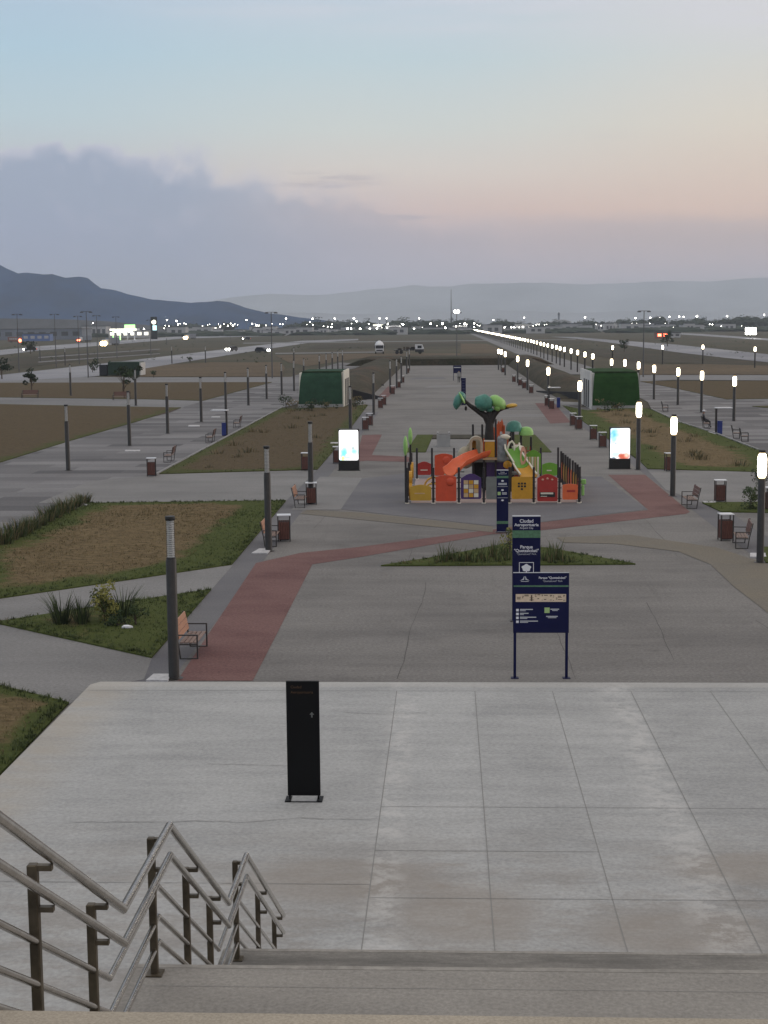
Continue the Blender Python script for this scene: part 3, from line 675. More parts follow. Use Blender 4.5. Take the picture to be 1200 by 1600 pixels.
lawn('lawn', [(745, 707), (752, 689), (806, 680), (836, 680), (862, 707)], .9, lambda x, y, e: .3, 'lawn', seed=18)
sheet('paving_patch', [(677, 680), (806, 680), (752, 686), (675, 686)], .05, 'mound', thick=.04)
lawn('lawn', [(1097, 786.5), (1290, 784), (1290, 803), (1127, 800.5)], .8, lambda x, y, e: .0, tuft=6, seed=16)
lawn('lawn', [(1186, 856), (1290, 856), (1290, 886), (1196, 880)], .8, lambda x, y, e: .1, seed=17)
o = TUFTS.build('grass', ['blade', 'bladedry']); tag(o, kind='stuff')
# kerbs along the promenades
def kerb(pxs, w=.16, h=.11):
    for a, c in zip(pxs, pxs[1:]):
        A, C_ = G(*a), G(*c); d = (C_-A).normalized(); s_ = Vector((-d.y, d.x, 0))*w/2
        mb = MB(); mb.prism([A-s_+_Z*.001, C_-s_+_Z*.001, C_+s_+_Z*.001, A+s_+_Z*.001], (0, 0, h)); struct(mb.build('kerb', 'kerb'))
kerb([(243, 743), (441, 637)]); kerb([(1018, 640), (1061, 660), (1118, 678), (1185, 704)])

# ------------------------------------------------------------------ far mounds round the sunken end of the plaza
def mound(name, xa, xb, y0, y1, hmax, seed, nx=16, ny=44):
    mb = MB()
    for j in range(ny+1):
        y = y0+(y1-y0)*j/ny; fy = min(1, (y-y0)/14)*min(1, max(0, (y1-y))/6)
        for i in range(nx+1):
            t = i/nx; x = xa+(xb-xa)*t; h = hmax*math.sin(math.pi*min(1, t*1.05)**.8)**.8*fy if t < .97 else 0
            mb.v.append((x, y, max(-.02, h*(1+.25*mnoise.noise(Vector((x*.3, y*.12, seed))))-.02)))
    mb.f = [[j*(nx+1)+i, j*(nx+1)+i+1, (j+1)*(nx+1)+i+1, (j+1)*(nx+1)+i] for j in range(ny) for i in range(nx)]; mb.m = [0]*len(mb.f)
    return struct(mb.build(name, 'mound', smooth=True))
mound('mound', -8.9, -17.5, 168, 302, 1.7, 1.)
mound('mound', 12.3, 19.6, 166, 302, 1.7, 2.)
mb = MB(); n = 30
for j, (y, h) in enumerate(((303, -.05), (303.2, 1.35), (306, 1.7), (330, 1.5), (372, -.1))):
    for i in range(n+1): mb.v.append((-21+43*i/n, y, h*(1+.05*mnoise.noise(Vector((i*.8, j, 5))))*(min(1, i/2.5, (n-i)/2.5) if h > 0 else 1)))
mb.f = [[j*(n+1)+i, j*(n+1)+i+1, (j+1)*(n+1)+i+1, (j+1)*(n+1)+i] for j in range(4) for i in range(n)]; mb.m = [0]*len(mb.f)
struct(mb.build('mound', 'mound'))
# dark wedge retaining walls of the entrance ramps
def wedge(pa, pb, hp, label):
    A, B = G(*pa), G(*pb); mb = MB(); h = hp
    mb.prism([(A.x, A.y, -.02), (B.x, B.y, -.02), (B.x, B.y, .12), (A.x, A.y, h)], (0, .35, 0)); o = mb.build('retaining_wall', 'darkwall'); return tag(o, label, 'retaining wall')
wedge((551, 624.5), (603, 623.5), 1.15, 'nearer dark wedge wall beside the left green-roofed entrance')
wedge((543, 604), (600, 602.5), 1.25, 'farther dark wedge wall behind the left green-roofed entrance')
wedge((911, 626), (838, 612), .9, 'nearer dark wedge wall beside the right green-roofed entrance')
wedge((911, 600), (835, 597), .9, 'farther dark wedge wall behind the right green-roofed entrance')
sheet('path', [(556, 625.5), (604, 624.5), (600, 634), (556, 634)], .02, 'farconc'); sheet('path', [(852, 627), (911, 629), (911, 634), (879, 634)], .02, 'farconc')

# ------------------------------------------------------------------ entrance pavilions
def pavilion(x0, x1, yf, yb, h, side, turf, wall, label):
    t = thing('entrance_pavilion', label, 'entrance building', ((x0+x1)/2, yf, 0)); w = (x1-x0)/2
    lean = .9; D_ = yb-yf
    mb = MB(); mb.prism([(-w+.02, .16, .35), (-w+.02, .55, h*.6), (-w+.02, lean+.2, h-.15), (-w+.02, lean+.3, h-.05), (-w+.02, D_, h-.05), (-w+.02, D_, .0), (-w+.02, .12, 0)], (2*w-.04, 0, 0)); mb.build('wall', wall, t)
    mb = MB(); wl = .45
    cv = [(0, .35, 0), (.16, h*.45, .25), (.36, h*.72, .5), (.58, h*.89, .72), (.78, h*.965, .9), (lean, h, 1.)]
    for (ya, za, ka), (yb_, zb_, kb) in zip(cv, cv[1:]):
        mb.prism([(-w+wl*.7*ka, ya, za), (w-wl*.4*ka, ya, za), (w-wl*.4*kb, yb_, zb_), (-w+wl*.7*kb, yb_, zb_)], (0, .10, .02))
    mb.build('sloped_turf', turf, t, smooth=True)
    mb = MB(); mb.box(-w+wl*.7, w-wl*.4, lean+.02, D_+.1, h-.04, h+.12); mb.build('roof', turf, t)
    mb = MB(); mb.box(-w-.05, w+.05, -.15, .1, 0, .34); mb.build('plinth', 'stone', t)
    mb = MB(); mb.box(-w+wl*.7-.03, w-wl*.4+.03, lean-.06, lean+.05, h+.015, h+.10); mb.build('trim', 'leafmid', t)
    xs = w-.01 if side > 0 else -w+.01; e = .14*side
    # thick rendered cheek on the plaza side with tall openings
    mb = MB(); mb.prism([(xs, -.05, 0), (xs, lean-.05, h+.15), (xs, D_+.2, h+.15), (xs, D_+.2, 0)], (e, 0, 0)); ck = mb.build('side_wall', wall, t)
    for (a, c) in ((2.0, 3.3), (4.2, 5.6), (6.4, 7.6)):
        if c < D_:
            mb = MB(); mb.box(min(xs+e, xs+e+.02*side), max(xs+e, xs+e+.02*side), a, c, .05, h-.75); mb.build('door', 'opening', ck)
    return t
A = G(463, 639); B = G(535, 637)
pavilion(A.x, B.x, 150, 158.5, 3.55, 1, 'turf', 'offwhite', 'dark green turf entrance block with pale side wall left of the plaza')
A = G(928, 641); B = G(993, 636)
pavilion(A.x, B.x, 144, 155.5, 3.5, -1, 'turfr', 'whitewall', 'bright green turf entrance block with white side wall right of the plaza')

# ------------------------------------------------------------------ lamps
def lamp(name, lit, label, group):
    t = thing(name, label, 'lamp', group=group)
    mb = MB(); mb.lathe([(.22, 0), (.22, .015), (.135, .03), (.128, .05), (.125, 2.86), (.112, 2.88), (.112, 2.93)], 18); mb.build('pole', 'pole', t, smooth=True)
    R_ = .105 if not lit else .155
    if lit:
        mb = MB(); mb.lathe([(.09, 2.932), (R_*.86, 3.0), (R_, 3.14), (R_, 3.62), (R_*.86, 3.75), (.09, 3.82)], 16); d = mb.build('diffuser', 'lit', t, smooth=True)
    else:
        mb = MB(); k = len(mb.v); mb.cyl((0, 0, 2.932), (0, 0, 3.82), R_, n=18, caps=False); d = mb.build('diffuser', 'tube', t, smooth=True)
        mb = MB()
        for i in range(17):
            z = 2.935+i*.052; mb.lathe([(.045, z), (.088, z+.006), (.088, z+.030), (.045, z+.038)], 14)
        mb.cyl((0, 0, 2.935), (0, 0, 3.818), .042, n=10, mi=1); mb.build('louvre', ['core', 'coredark'], d)
    mb = MB(); mb.lathe([(.115, 3.822), (.118, 3.83), (.118, 3.90), (.108, 3.915)], 18); mb.build('cap', 'cap', t, smooth=True)
    return t
def rowlabels(protos, spots, labels, group):
    for i, (loc, lb) in enumerate(zip(spots, labels)):
        if i == 0: o = protos; o.location = loc; o['label'] = lb; o['group'] = group
        else: o = dup(protos, loc, random.uniform(0, 6), lb, group)
        k = random.uniform(.985, 1.015); o.scale = (1, 1, k); o.rotation_euler.x = random.uniform(-.004, .004); o.rotation_euler.y = random.uniform(-.004, .004)
ordn = ['first', 'second', 'third', 'fourth', 'fifth', 'sixth', 'seventh', 'eighth', 'ninth', 'tenth', 'eleventh', 'twelfth', 'thirteenth', 'fourteenth', 'fifteenth', 'sixteenth', 'seventeenth', 'eighteenth', 'nineteenth', 'twentieth']
unlit = lamp('lamp_post', False, '', ''); lit = lamp('lit_lamp_post', True, '', '')
sp1 = [G(272, 1060), G(420, 861), G(486, 787), T(547, 603), G(584, 648), G(610, 614), G(620, 606.5), T(627, 556), T(635.5, 548.5), T(639.5, 545.5)]
lb1 = ['unlit dark post lamp nearest the camera beside the slatted bench at the terrace edge', 'unlit post lamp in front of a bench and a bin on the left plaza edge', 'unlit post lamp behind the square bin left of the left lit poster box', 'unlit post lamp rising from behind the left lit poster box',
       'unlit post lamp beyond the left poster box near a pair of bins', 'sixth unlit post lamp along the left plaza edge counted from the stairs', 'seventh unlit post lamp along the left plaza edge counted from the stairs', 'third from the far end of the left plaza lamps', 'last but one of the left plaza lamps at the sunken far end', 'last of the left plaza lamps by the end mound']
rowlabels(unlit, sp1, lb1, 'unlit lamps along the left edge of the plaza')
sp2 = [G(1187.5, 879), G(1051, 775), G(997, 734), T(906, 592), T(857, 572), T(824.5, 561), T(809, 555), T(789.4, 548.8), T(783.3, 545.5), T(779, 544.3)]
lb2 = ['glowing post lamp nearest the camera at the right picture edge beside a bench', 'glowing post lamp standing between the right bench and the lawn corner', 'glowing post lamp immediately right of the right lit poster box', 'glowing post lamp beside the white side of the right entrance block', 'glowing post lamp near the blue bin and small canopy', 'sixth glowing post lamp along the right plaza edge from the stairs', 'seventh glowing post lamp along the right plaza edge from the stairs', 'third from the far end of the right plaza lit lamps', 'last but one of the right plaza lit lamps', 'last of the right plaza lit lamps by the end mound']
rowlabels(lit, sp2, lb2, 'lit lamps along the right edge of the plaza')
sp3 = [T(103, 631), T(200, 610), T(260, 599.5), T(313, 589.5), T(351.7, 581), T(387, 575.5), T(415.8, 570), T(439.5, 566.7), T(458.8, 563.2), T(474.5, 560.5), T(499, 555.2), T(509.5, 552.3), T(519, 550), T(527.7, 548), T(535, 546.3)]
o = dup(unlit, sp3[0]); rowlabels(o, sp3, ['%s unlit post lamp from the near end of the left promenade' % ordn[i] for i in range(15)], 'unlit lamps along the left promenade')
sp4 = [T(109, 569), T(210.7, 576.5), T(459, 543.3), T(260, 525.5), T(268, 541.2), T(320.7, 540.3), T(62, 540.3), T(101, 543.4)]
lb4 = ['unlit post lamp on the pale cross path behind the left dry lawn', 'unlit post lamp on the cross path just left of the small tree bench', 'single unlit post lamp standing in the field past the left promenade', 'unlit white topped post across the left road near the petrol station', 'left of two unlit post lamps beside the left road', 'right of two unlit post lamps beside the left road near the car', 'leftmost unlit post lamp on the grass verge beyond the left road', 'unlit post lamp on the verge right of the leftmost verge lamp']
o = dup(unlit, sp4[0]); rowlabels(o, sp4, lb4, 'unlit lamps scattered beyond the left promenade')
# simplified copies for the long row (one mesh: its parts are under two pixels)
mb = MB(); mb.lathe([(.2, 0), (.125, .05), (.125, 2.9)], 8); mb.lathe([(.12, 3.80), (.12, 3.9)], 8); mb.lathe([(.08, 2.91), (.17, 3.06), (.185, 3.2), (.185, 3.5), (.17, 3.66), (.08, 3.795)], 8, mi=1)
far = mb.build('lit_lamp_post', ['pole', 'lit']); tag(far, 'x', 'lamp')
sp5 = [T(1148, 585.5), T(1097, 578.5), T(1060, 572.5), T(1022.5, 568), T(998, 564.5), T(976.6, 561), T(955.8, 559)]
lb5 = ['rightmost near lit lamp of the right promenade by the canopy and blue bin'] + ['%s lit lamp from the near end of the right promenade' % ordn[i] for i in range(1, 7)]
o = dup(lit, sp5[0]); rowlabels(o, sp5, lb5, 'lit lamps along the right promenade')
sp6 = [T(926.3, 551.2), T(914, 548.6), T(902.5, 545.8), T(892.5, 543.8), T(882, 541.6), T(875.2, 540.3), T(869.4, 538.7), T(862.9, 537.4), T(856, 536), T(850, 534.7), T(844.9, 533.6), T(839, 532), T(834, 531)]
y = sp6[-1].y+15
while y < 1880: sp6.append(Vector((23.9+min(1, y/1500)*.5, y, 0))); y += 14.2+.004*y
for i, p_ in enumerate(sp6):
    lb = '%s lit lamp of the long right row behind the green entrance block' % ordn[i] if i < 20 else 'tiny lit lamp among the merging far end of the long right row'
    if i == 0: o = far; o['label'] = lb; o.location = p_
    else: o = dup(far, p_, 0, lb)
    o['group'] = 'long row of lit lamps receding to the horizon'
for (px, py), lb in zip(((957.3, 539), (1035.5, 538.5), (1098.5, 538), (1180, 541)), ('leftmost', 'second from left', 'third from left', 'rightmost')):
    dup(far, T(px, py), 0, lb+' of the four lit lamps on the verge of the right road', 'lit lamps on the right road verge')

# ------------------------------------------------------------------ benches
def bench(name='park_bench', L=1.5):
    """faces +X, long axis Y, origin at floor centre"""
    t = thing(name, '', 'bench'); h = L/2
    for s_ in (-1, 1):
        mb = MB(); y0 = s_*h; y1 = y0+.045*(-s_); a, c = min(y0, y1), max(y0, y1)
        mb.box(-.20, .27, a, c, 0, .03); mb.box(.235, .27, a, c, .03, .63); mb.box(-.24, .235, a, c, .60, .63); mb.box(-.20, .235, a, c, .36, .39)
        mb.prism([(-.20, a, .03), (-.165, a, .03), (-.215, a, .40), (-.34, a, .95), (-.375, a, .95), (-.25, a, .40)], (0, c-a, 0)); mb.build('frame', 'frame', t)
    mb = MB()
    for k in range(4): mb.box(-.20+k*.115, -.20+k*.115+.095, -h+.05, h-.05, .395, .425, bev=.004)
    mb.build('seat', 'woodseat', t)
    mb = MB()
    for k in range(3):
        z0 = .50+k*.155; f = lambda z: -.205-(z-.40)*.227
        mb.prism([(f(z0), -h+.05, z0), (f(z0)+.028, -h+.05, z0+.006), (f(z0+.135)+.028, -h+.05, z0+.141), (f(z0+.135), -h+.05, z0+.135)], (0, 2*h-.1, 0))
    mb.build('backrest', 'wood', t)
    return t
bn = bench()
bl = [(G(301, 1020), 0, 'orange slatted bench behind the nearest unlit lamp post', 'benches along the left plaza edge'), (G(425, 850), 0, 'slatted bench half hidden by a lamp post next to the square bin', 'benches along the left plaza edge'),
      (G(470, 791), 0, 'slatted bench left of the bin by the third left lamp', 'benches along the left plaza edge')]
for i, (p_, rz, lb, gr) in enumerate(bl):
    o = bn if i == 0 else dup(bn, p_); o.location = p_; o.rotation_euler.z = rz; o['label'] = lb; o['group'] = gr
# darker, redder benches
bd = dup(bn, G(1078, 792), math.pi)
def remat(root, a, m_):
    for ch in root.children:
        if ch.name.split('.')[0] == a: ch.data = ch.data.copy(); ch.data.materials[0] = MT[m_]
MT['wooddark'] = mat('dark_red_brown_slats', (.125, .062, .050), .6, var=.2, scale=4, stretch=(1, 12, 12))
remat(bd, 'backrest', 'wooddark'); remat(bd, 'seat', 'woodseat')
bd['label'] = 'dark slatted bench between the second right lamp and the small green lawn'; bd['group'] = 'benches along the right plaza edge'
dup(bd, G(1158, 853), math.pi-.12, 'dark slatted bench beside the bin near the right picture edge')
for (px, py), lb in zip(((265, 721), (329, 691), (371, 668)), ('brown bench nearest the bin on the left promenade kerb', 'brown bench left of the blue bin on the left promenade kerb', 'brown bench right of the blue bin on the left promenade kerb')):
    dup(bd, G(px, py), math.pi+.05, lb, 'benches along the left promenade kerb')
MT['woodblack'] = mat('near_black_slats', (.035, .026, .028), .6, var=.2, scale=4, stretch=(1, 12, 12))
bk = dup(bd, G(1039, 643), -.1); remat(bk, 'backrest', 'woodblack'); bk['label'] = 'farthest dark bench on the right promenade kerb'; bk['group'] = 'benches along the right promenade kerb'
dup(bk, G(1103, 669), -.1, 'dark bench with a seated person left of the right canopy')
for (px, py), lb in zip(((1150, 685), (1163, 690)), ('left of two dark seats right of the right blue bin', 'right of two dark seats right of the right blue bin')):
    o = dup(bk, G(px, py), -.15, lb); o.scale = (1, .48, 1)
for (px, py), lb in zip(((47, 622), (190, 625)), ('wide brown bench under the leftmost small tree', 'wide brown bench under the small tree beside the cross path')):
    dup(bd, G(px, py), -math.pi/2, lb, 'wide benches facing the camera on the left cross path').scale = (1, 1.3, 1)

# ------------------------------------------------------------------ litter bins
def litter_bin():
    t = thing('litter_bin', '', 'bin'); w = .23
    for sx in (-1, 1):
        for sy in (-1, 1):
            mb = MB(); mb.box(sx*w-.02, sx*w+.02, sy*w-.02, sy*w+.02, 0, 1.0); mb.build('post', 'frame', t)
    mb = MB()
    for k in range(5):
        a = -w+.026+k*.083
        for s_ in (-1, 1):
            mb.box(a, a+.074, s_*(w-.012)-.01, s_*(w-.012)+.01, .09, .78); mb.box(s_*(w-.012)-.01, s_*(w-.012)+.01, a, a+.074, .09, .78)
    mb.build('slat_body', 'woodbin', t)
    mb = MB(); mb.box(-.19, .19, -.19, .19, .06, .74); mb.build('liner', 'black', t)
    mb = MB(); mb.box(-.27, .27, -.27, .27, 1.0, 1.035, bev=.008); mb.build('lid', 'zinc', t)
    return t
lbn = litter_bin()
binl = [((444, 845), 'square slatted bin right of the bench by the second left lamp', 0), ((486.5, 788), 'slatted bin standing in front of the third left lamp', 0), ((478, 735), 'slatted bin on the lawn corner behind the third left lamp', 0), ((527, 724), 'slatted bin half hidden left of the left poster box', 0),
        ((571, 672), 'nearer of two bins right above the left poster box', 0), ((577.5, 665), 'farther of two bins right above the left poster box', 0), ((594.5, 638), 'nearer of two bins beyond the fifth left lamp', 0), ((599.5, 633), 'farther of two bins beyond the fifth left lamp', 0), ((613.5, 616), 'bin at the foot of the sixth left lamp', 0),
        ((623, 606), 'bin at the foot of the seventh left lamp', 0), ((629, 598), 'bin on the left plaza edge near the eighth lamp', 0), ((637, 583), 'bin nearest the end mound on the left plaza edge', 0),
        ((1133.5, 844), 'slatted bin with pale lid left of the bench near the right picture edge', 1), ((1125, 784), 'slatted bin on the pale path behind the small green lawn', 1), ((1046, 736), 'slatted bin half hidden behind the second right lamp', 1), ((1203, 797), 'slatted bin cut off by the right picture edge', 1),
        ((941.5, 699), 'nearest bin left of the right poster box', 1), ((927, 687), 'second nearest bin left of the right poster box', 1), ((904, 671), 'bin in front of the fourth right lamp', 1), ((895.6, 665), 'bin just left of the fourth right lamp', 1), ((861.8, 639), 'bin just left of the right plaza blue bin', 1),
        ((855, 634), 'bin at the foot of the fifth right lamp', 1), ((830, 614.5), 'bin on the right plaza edge between the fifth and sixth lamps', 1), ((819, 607), 'bin below the sixth right lamp', 1), ((812.5, 602.5), 'bin between the sixth and seventh right lamps', 1), ((803, 597), 'bin below the seventh right lamp', 1), ((786, 582), 'bin nearest the end mound on the right plaza edge', 1),
        ((237, 744), 'slatted bin at the lawn corner on the left promenade', 2)]
GR = ['slatted bins along the left plaza edge', 'slatted bins along the right plaza edge', 'slatted bin on the left promenade']
for i, ((px, py), lb, gi) in enumerate(binl):
    p_ = G(px, py); o = lbn if i == 0 else dup(lbn, p_)
    o.location = p_; o.rotation_euler.z = random.uniform(-.15, .15); o['label'] = lb; o['group'] = GR[gi]

# ------------------------------------------------------------------ canopy posts with blue bins
def canopy(px, py, rz, lb):
    t = thing('canopy_post', lb, 'canopy', G(px, py), rz)
    mb = MB(); mb.box(-.07, .07, -.07, .07, 0, 1.9, bev=.01); mb.build('post', 'frame', t)
    mb = MB(); mb.box(-.1, 1.15, -.35, .35, 1.905, 1.99, bev=.02); mb.build('roof_plate', 'zinc', t); return t
canopy(354.5, 681, math.pi-.12, 'small flat canopy on a post beside the blue bin on the left promenade')
canopy(1118.5, 678, .06, 'small flat canopy on a post beside the blue bin on the right promenade')
canopy(857.5, 636, .05, 'small flat canopy on a post near the blue bin by the right plaza lamps')
bb = thing('blue_bin', 'blue litter bin under the canopy on the left promenade', 'bin', G(350.5, 681), 0, 'blue bins beside the canopy posts')
mb = MB(); mb.box(-.17, .17, -.17, .17, .02, .92, bev=.03); mb.build('body', 'bluebin', bb); mb = MB(); mb.box(-.18, .18, -.18, .18, .925, 1.0, bev=.02); mb.build('lid', 'bluebin', bb)
dup(bb, G(1124.5, 678.5), 0, 'blue litter bin under the canopy on the right promenade'); dup(bb, G(872.5, 637), 0, 'blue litter bin beside the right entrance block and plaza bins')

# ------------------------------------------------------------------ signs
# black totem on the terrace
p_ = G(475.5, 1249, TZ); k = p_.y/FPX
st = thing('totem_sign', 'tall black freestanding sign panel on low feet on the concrete terrace', 'sign', (p_.x, p_.y, TZ), .0)
hw = 26.5*k; hh = D(475, 1064, p_.y).z-TZ
mb = MB(); mb.box(-hw, hw, -.03, .03, .075, hh, bev=.006); mb.build('panel', 'black', st)
for s_ in (-1, 1):
    mb = MB(); mb.box(s_*(hw-.035)-.014, s_*(hw-.035)+.014, -.02, .02, .012, .073); mb.box(s_*(hw-.01)-.05, s_*(hw-.01)+.05, -.16, .16, 0, .012); mb.build('foot', 'black', st)
mb = MB(); mb.box(-hw-.03, hw+.03, -.165, -.135, .0, .012); mb.build('base_bar', 'black', st)
text('lettering', 'Ciudad', .066, (-hw*.72, -.034, hh-.10), st, 'rustprint', 'LEFT'); text('lettering', 'Aeroportuaria', .066, (-hw*.72, -.034, hh-.19), st, 'rustprint', 'LEFT')
mb = MB(); mb.prism([(-.012, -.034, -.05), (.012, -.034, -.05), (.012, -.034, .0), (.04, -.034, .0), (0, -.034, .045), (-.04, -.034, .0), (-.012, -.034, .0)], (0, .002, 0)); mb.build('arrow', 'pgrey', st, (hw*.55, 0, hh-.58))

def emblem(parent, x, z, s_, m_='pale'):
    """two curved wings over a base bar"""
    mb = MB(); y = -.033
    for q_ in (-1, 1):
        mb.prism([(x+q_*.04*s_, y, z+.45*s_), (x+q_*.12*s_, y, z+.42*s_), (x+q_*.28*s_, y, z+.05*s_), (x+q_*.75*s_, y, z-.25*s_), (x+q_*.12*s_, y, z-.12*s_)][::q_], (0, .003, 0))
    mb.box(x-.6*s_, x+.6*s_, y, y+.003, z-.42*s_, z-.33*s_); mb.build('emblem', m_, parent)
# map board on two legs
A, B = G(803, 1060), G(886.5, 1060); mid = (A+B)/2; k = mid.y/FPX
sg = thing('map_board', 'wide navy park map board raised on two thin legs', 'sign', mid, 0)
hw = 44*k; zt = D(845, 895, mid.y).z; zb = D(845, 988.5, mid.y).z
for s_ in (-1, 1):
    mb = MB(); mb.box(s_*(hw-.045)-.032, s_*(hw-.045)+.032, .005, .06, 0, zt-.01); mb.box(s_*(hw-.045)-.09, s_*(hw-.045)+.09, -.06, .12, 0, .014); mb.build('leg', 'navy', sg)
mb = MB(); mb.box(-hw, hw, -.03, .003, zb, zt, bev=.005); mb.build('panel', 'navy', sg)
mb = MB(); mb.box(-hw, hw, -.032, .004, zt+.001, zt+.014); mb.build('top_edge', 'pale', sg)
H = zt-zb
mb = MB(); mb.box(-hw+.01, hw-.01, -.033, -.0301, zt-.23*H, zt-.205*H); mb.build('band', 'signgreen', sg)
mb = MB(); mb.box(-hw+.06, hw-.07, -.034, -.0301, zt-.48*H, zt-.35*H); mp = mb.build('map_strip', 'cream', sg)
mb = MB(); rd = random.Random(5)
x = -hw+.09
while x < hw-.14:
    w = rd.uniform(.03, .12); 
    for _ in range(3):
        z = zt-rd.uniform(.365, .46)*H; mb.box(x, x+w*rd.uniform(.5, 1), -.036, -.0345, z, z+rd.uniform(.008, .02))
    x += w+rd.uniform(.005, .04)
mb.box(-.24, -.205, -.036, -.0345, zt-.465*H, zt-.365*H); mb.build('map_drawing', 'mapmark', mp)
emblem(sg, -hw+.27, zt-.10*H, .15, 'pale')
text('lettering', 'Parque "Quetzalcóatl"', .072, (.265, -.032, zt-.08*H), sg, 'white', bold=.001); text('lettering', '"Quetzalcoatl" Park', .058, (.265, -.032, zt-.135*H), sg, 'pale')
mb = MB(); icons = MB()
for r_ in range(4):
    z = zt-(.62+r_*.065)*H; icons.box(-hw+.07, -hw+.13, -.034, -.0301, z-.025, z+.032)
    L = (.30, .20, .38, .42)[r_]
    mb.box(-hw+.16, -hw+.16+L, -.033, -.0301, z+.008, z+.030); mb.box(-hw+.16, -hw+.16+L*.45, -.033, -.0301, z-.020, z-.004)
for z, L, x0 in ((zt-.615*H, .2, .22), (zt-.735*H, .27, .12)):
    mb.box(x0, x0+L, -.033, -.0301, z+.006, z+.028); mb.box(x0+.04, x0+L-.03, -.033, -.0301, z-.022, z-.006)
mb.build('legend_lines', 'pale', sg); 
icons.build('legend_icon', 'white', sg)
mb = MB(); mb.box(.08, .20, -.035, -.0301, zt-.665*H, zt-.575*H); mb.build('legend_badge', 'limeprint', sg)
# tall welcome totem
def totem(px, pyb, pyt, hwpx, label):
    p_ = G(px, pyb); k = p_.y/FPX; t = thing('totem_sign', label, 'sign', p_); hw = hwpx*k; h = D(px, pyt, p_.y).z
    mb = MB(); mb.box(-hw, hw, -.06, .06, .0, h-.03, bev=.008); mb.build('panel', 'navy', t)
    mb = MB(); mb.box(-hw, hw, -.06, .06, h-.028, h, bev=.004); mb.build('top_edge', 'pale', t)
    mb = MB(); mb.box(-hw-.06, hw+.06, -.14, .14, .001, .02); mb.build('base_plate', 'frame', t)
    return t, hw, h
t1, hw, h = totem(822, 970, 805.5, 22, 'tallest navy totem with a green band and a tree pictogram standing behind the map board')
mb = MB(); mb.box(-hw, hw, -.064, -.0601, h-.62, h-.41); mb.build('band', 'signgreen', t1)
text('lettering', 'Ciudad', .135, (0, -.062, h-.15), t1, 'white', bold=.002); text('lettering', 'Aeroportuaria', .115, (0, -.062, h-.255), t1, 'white', bold=.002); text('lettering', 'Airport City', .075, (0, -.062, h-.345), t1, 'white')
text('lettering', 'Parque', .125, (0, -.062, h-.88), t1, 'white', bold=.002); text('lettering', '"Quetzalcóatl"', .118, (0, -.062, h-.985), t1, 'white', bold=.002); text('lettering', '"Quetzalcoatl" Park', .068, (0, -.062, h-1.08), t1, 'pale')
mb = MB(); f_, z0, z1, w = .016, h-1.75, h-1.31, .205
mb.box(-w, w, -.064, -.0601, z1-f_, z1); mb.box(-w, w, -.064, -.0601, z0, z0+f_); mb.box(-w, -w+f_, -.064, -.0601, z0+f_, z1-f_); mb.box(w-f_, w, -.064, -.0601, z0+f_, z1-f_); mb.build('pictogram_frame', 'white', t1)
mb = MB(); pts = []
for i in range(28):
    a = 2*math.pi*i/28; r_ = .105+.012*math.sin(a*5); pts.append((1.2*r_*math.cos(a), -.064, h-1.47+r_*math.sin(a)*.95))
mb.prism(pts, (0, .003, 0)); mb.box(-.018, .018, -.064, -.061, z0+.06, h-1.55); mb.box(-.1, .1, -.064, -.061, z0+.045, z0+.058); mb.build('tree_pictogram', 'white', t1)
t2, hw, h = totem(785, 832, 734, 9.2, 'narrow navy wayfinding totem in front of the playground')
for a, c in ((.24, .33), (2.06, 2.17)): mb = MB(); mb.box(-hw, hw, -.064, -.0601, h-c, h-a); mb.build('band', 'signgreen', t2)
text('lettering', 'Parque', .06, (0, -.062, h-.09), t2, 'white'); text('lettering', '"Quetzalcóatl"', .06, (0, -.062, h-.155), t2, 'white')
mb = MB()
for z in (.44, .81, 1.22):
    pts = [(.055*math.cos(a*.5236), -.064, h-z+.035*math.sin(a*.5236)) for a in range(12)]; mb.prism(pts, (0, .003, 0))
mb.build('direction_mark', 'white', t2)
mb = MB()
for z in (.54, .59, .92, .97): mb.box(-.17 if z < .9 else -.02, .17, -.063, -.0601, h-z-.016, h-z+.016)
for z in (.67, 1.12): mb.box(-hw+.03, hw-.03, -.063, -.0601, h-z-.007, h-z+.007)
mb.box(-hw+.03, hw-.03, -.063, -.0601, .03, .045); mb.build('legend_lines', 'pale', t2)
mb = MB(); mb.box(-hw+.04, -hw+.16, -.064, -.0601, h-1.01, h-.88); mb.build('legend_badge', 'limeprint', t2)
t3, hw, h = totem(724.3, 633, 590, 3.6, 'distant narrow navy totem on the far plaza beyond the playground tree')
mb = MB()
for i in range(6): z = h-.3-i*.28; mb.box(-hw*.6, hw*.6, -.064, -.0601, z-.05, z+.05)
mb.build('legend_lines', 'navy2', t3)
p_ = G(714.5, 594.5); k = p_.y/FPX; sg2 = thing('map_board', 'small distant navy board with a pale line at the far end of the plaza', 'sign', p_)
hw = 6.3*k; zt = D(714.5, 571, p_.y).z; zb = D(714.5, 583, p_.y).z
for s_ in (-1, 1): mb = MB(); mb.box(s_*hw*.92-.04, s_*hw*.92+.04, .005, .06, 0, zt); mb.build('leg', 'navy', sg2)
mb = MB(); mb.box(-hw, hw, -.03, .003, zb, zt); mb.build('panel', 'navy', sg2)
mb = MB(); mb.box(-hw*.85, hw*.85, -.034, -.0301, zt-.36, zt-.24); mb.build('band', 'pale', sg2)

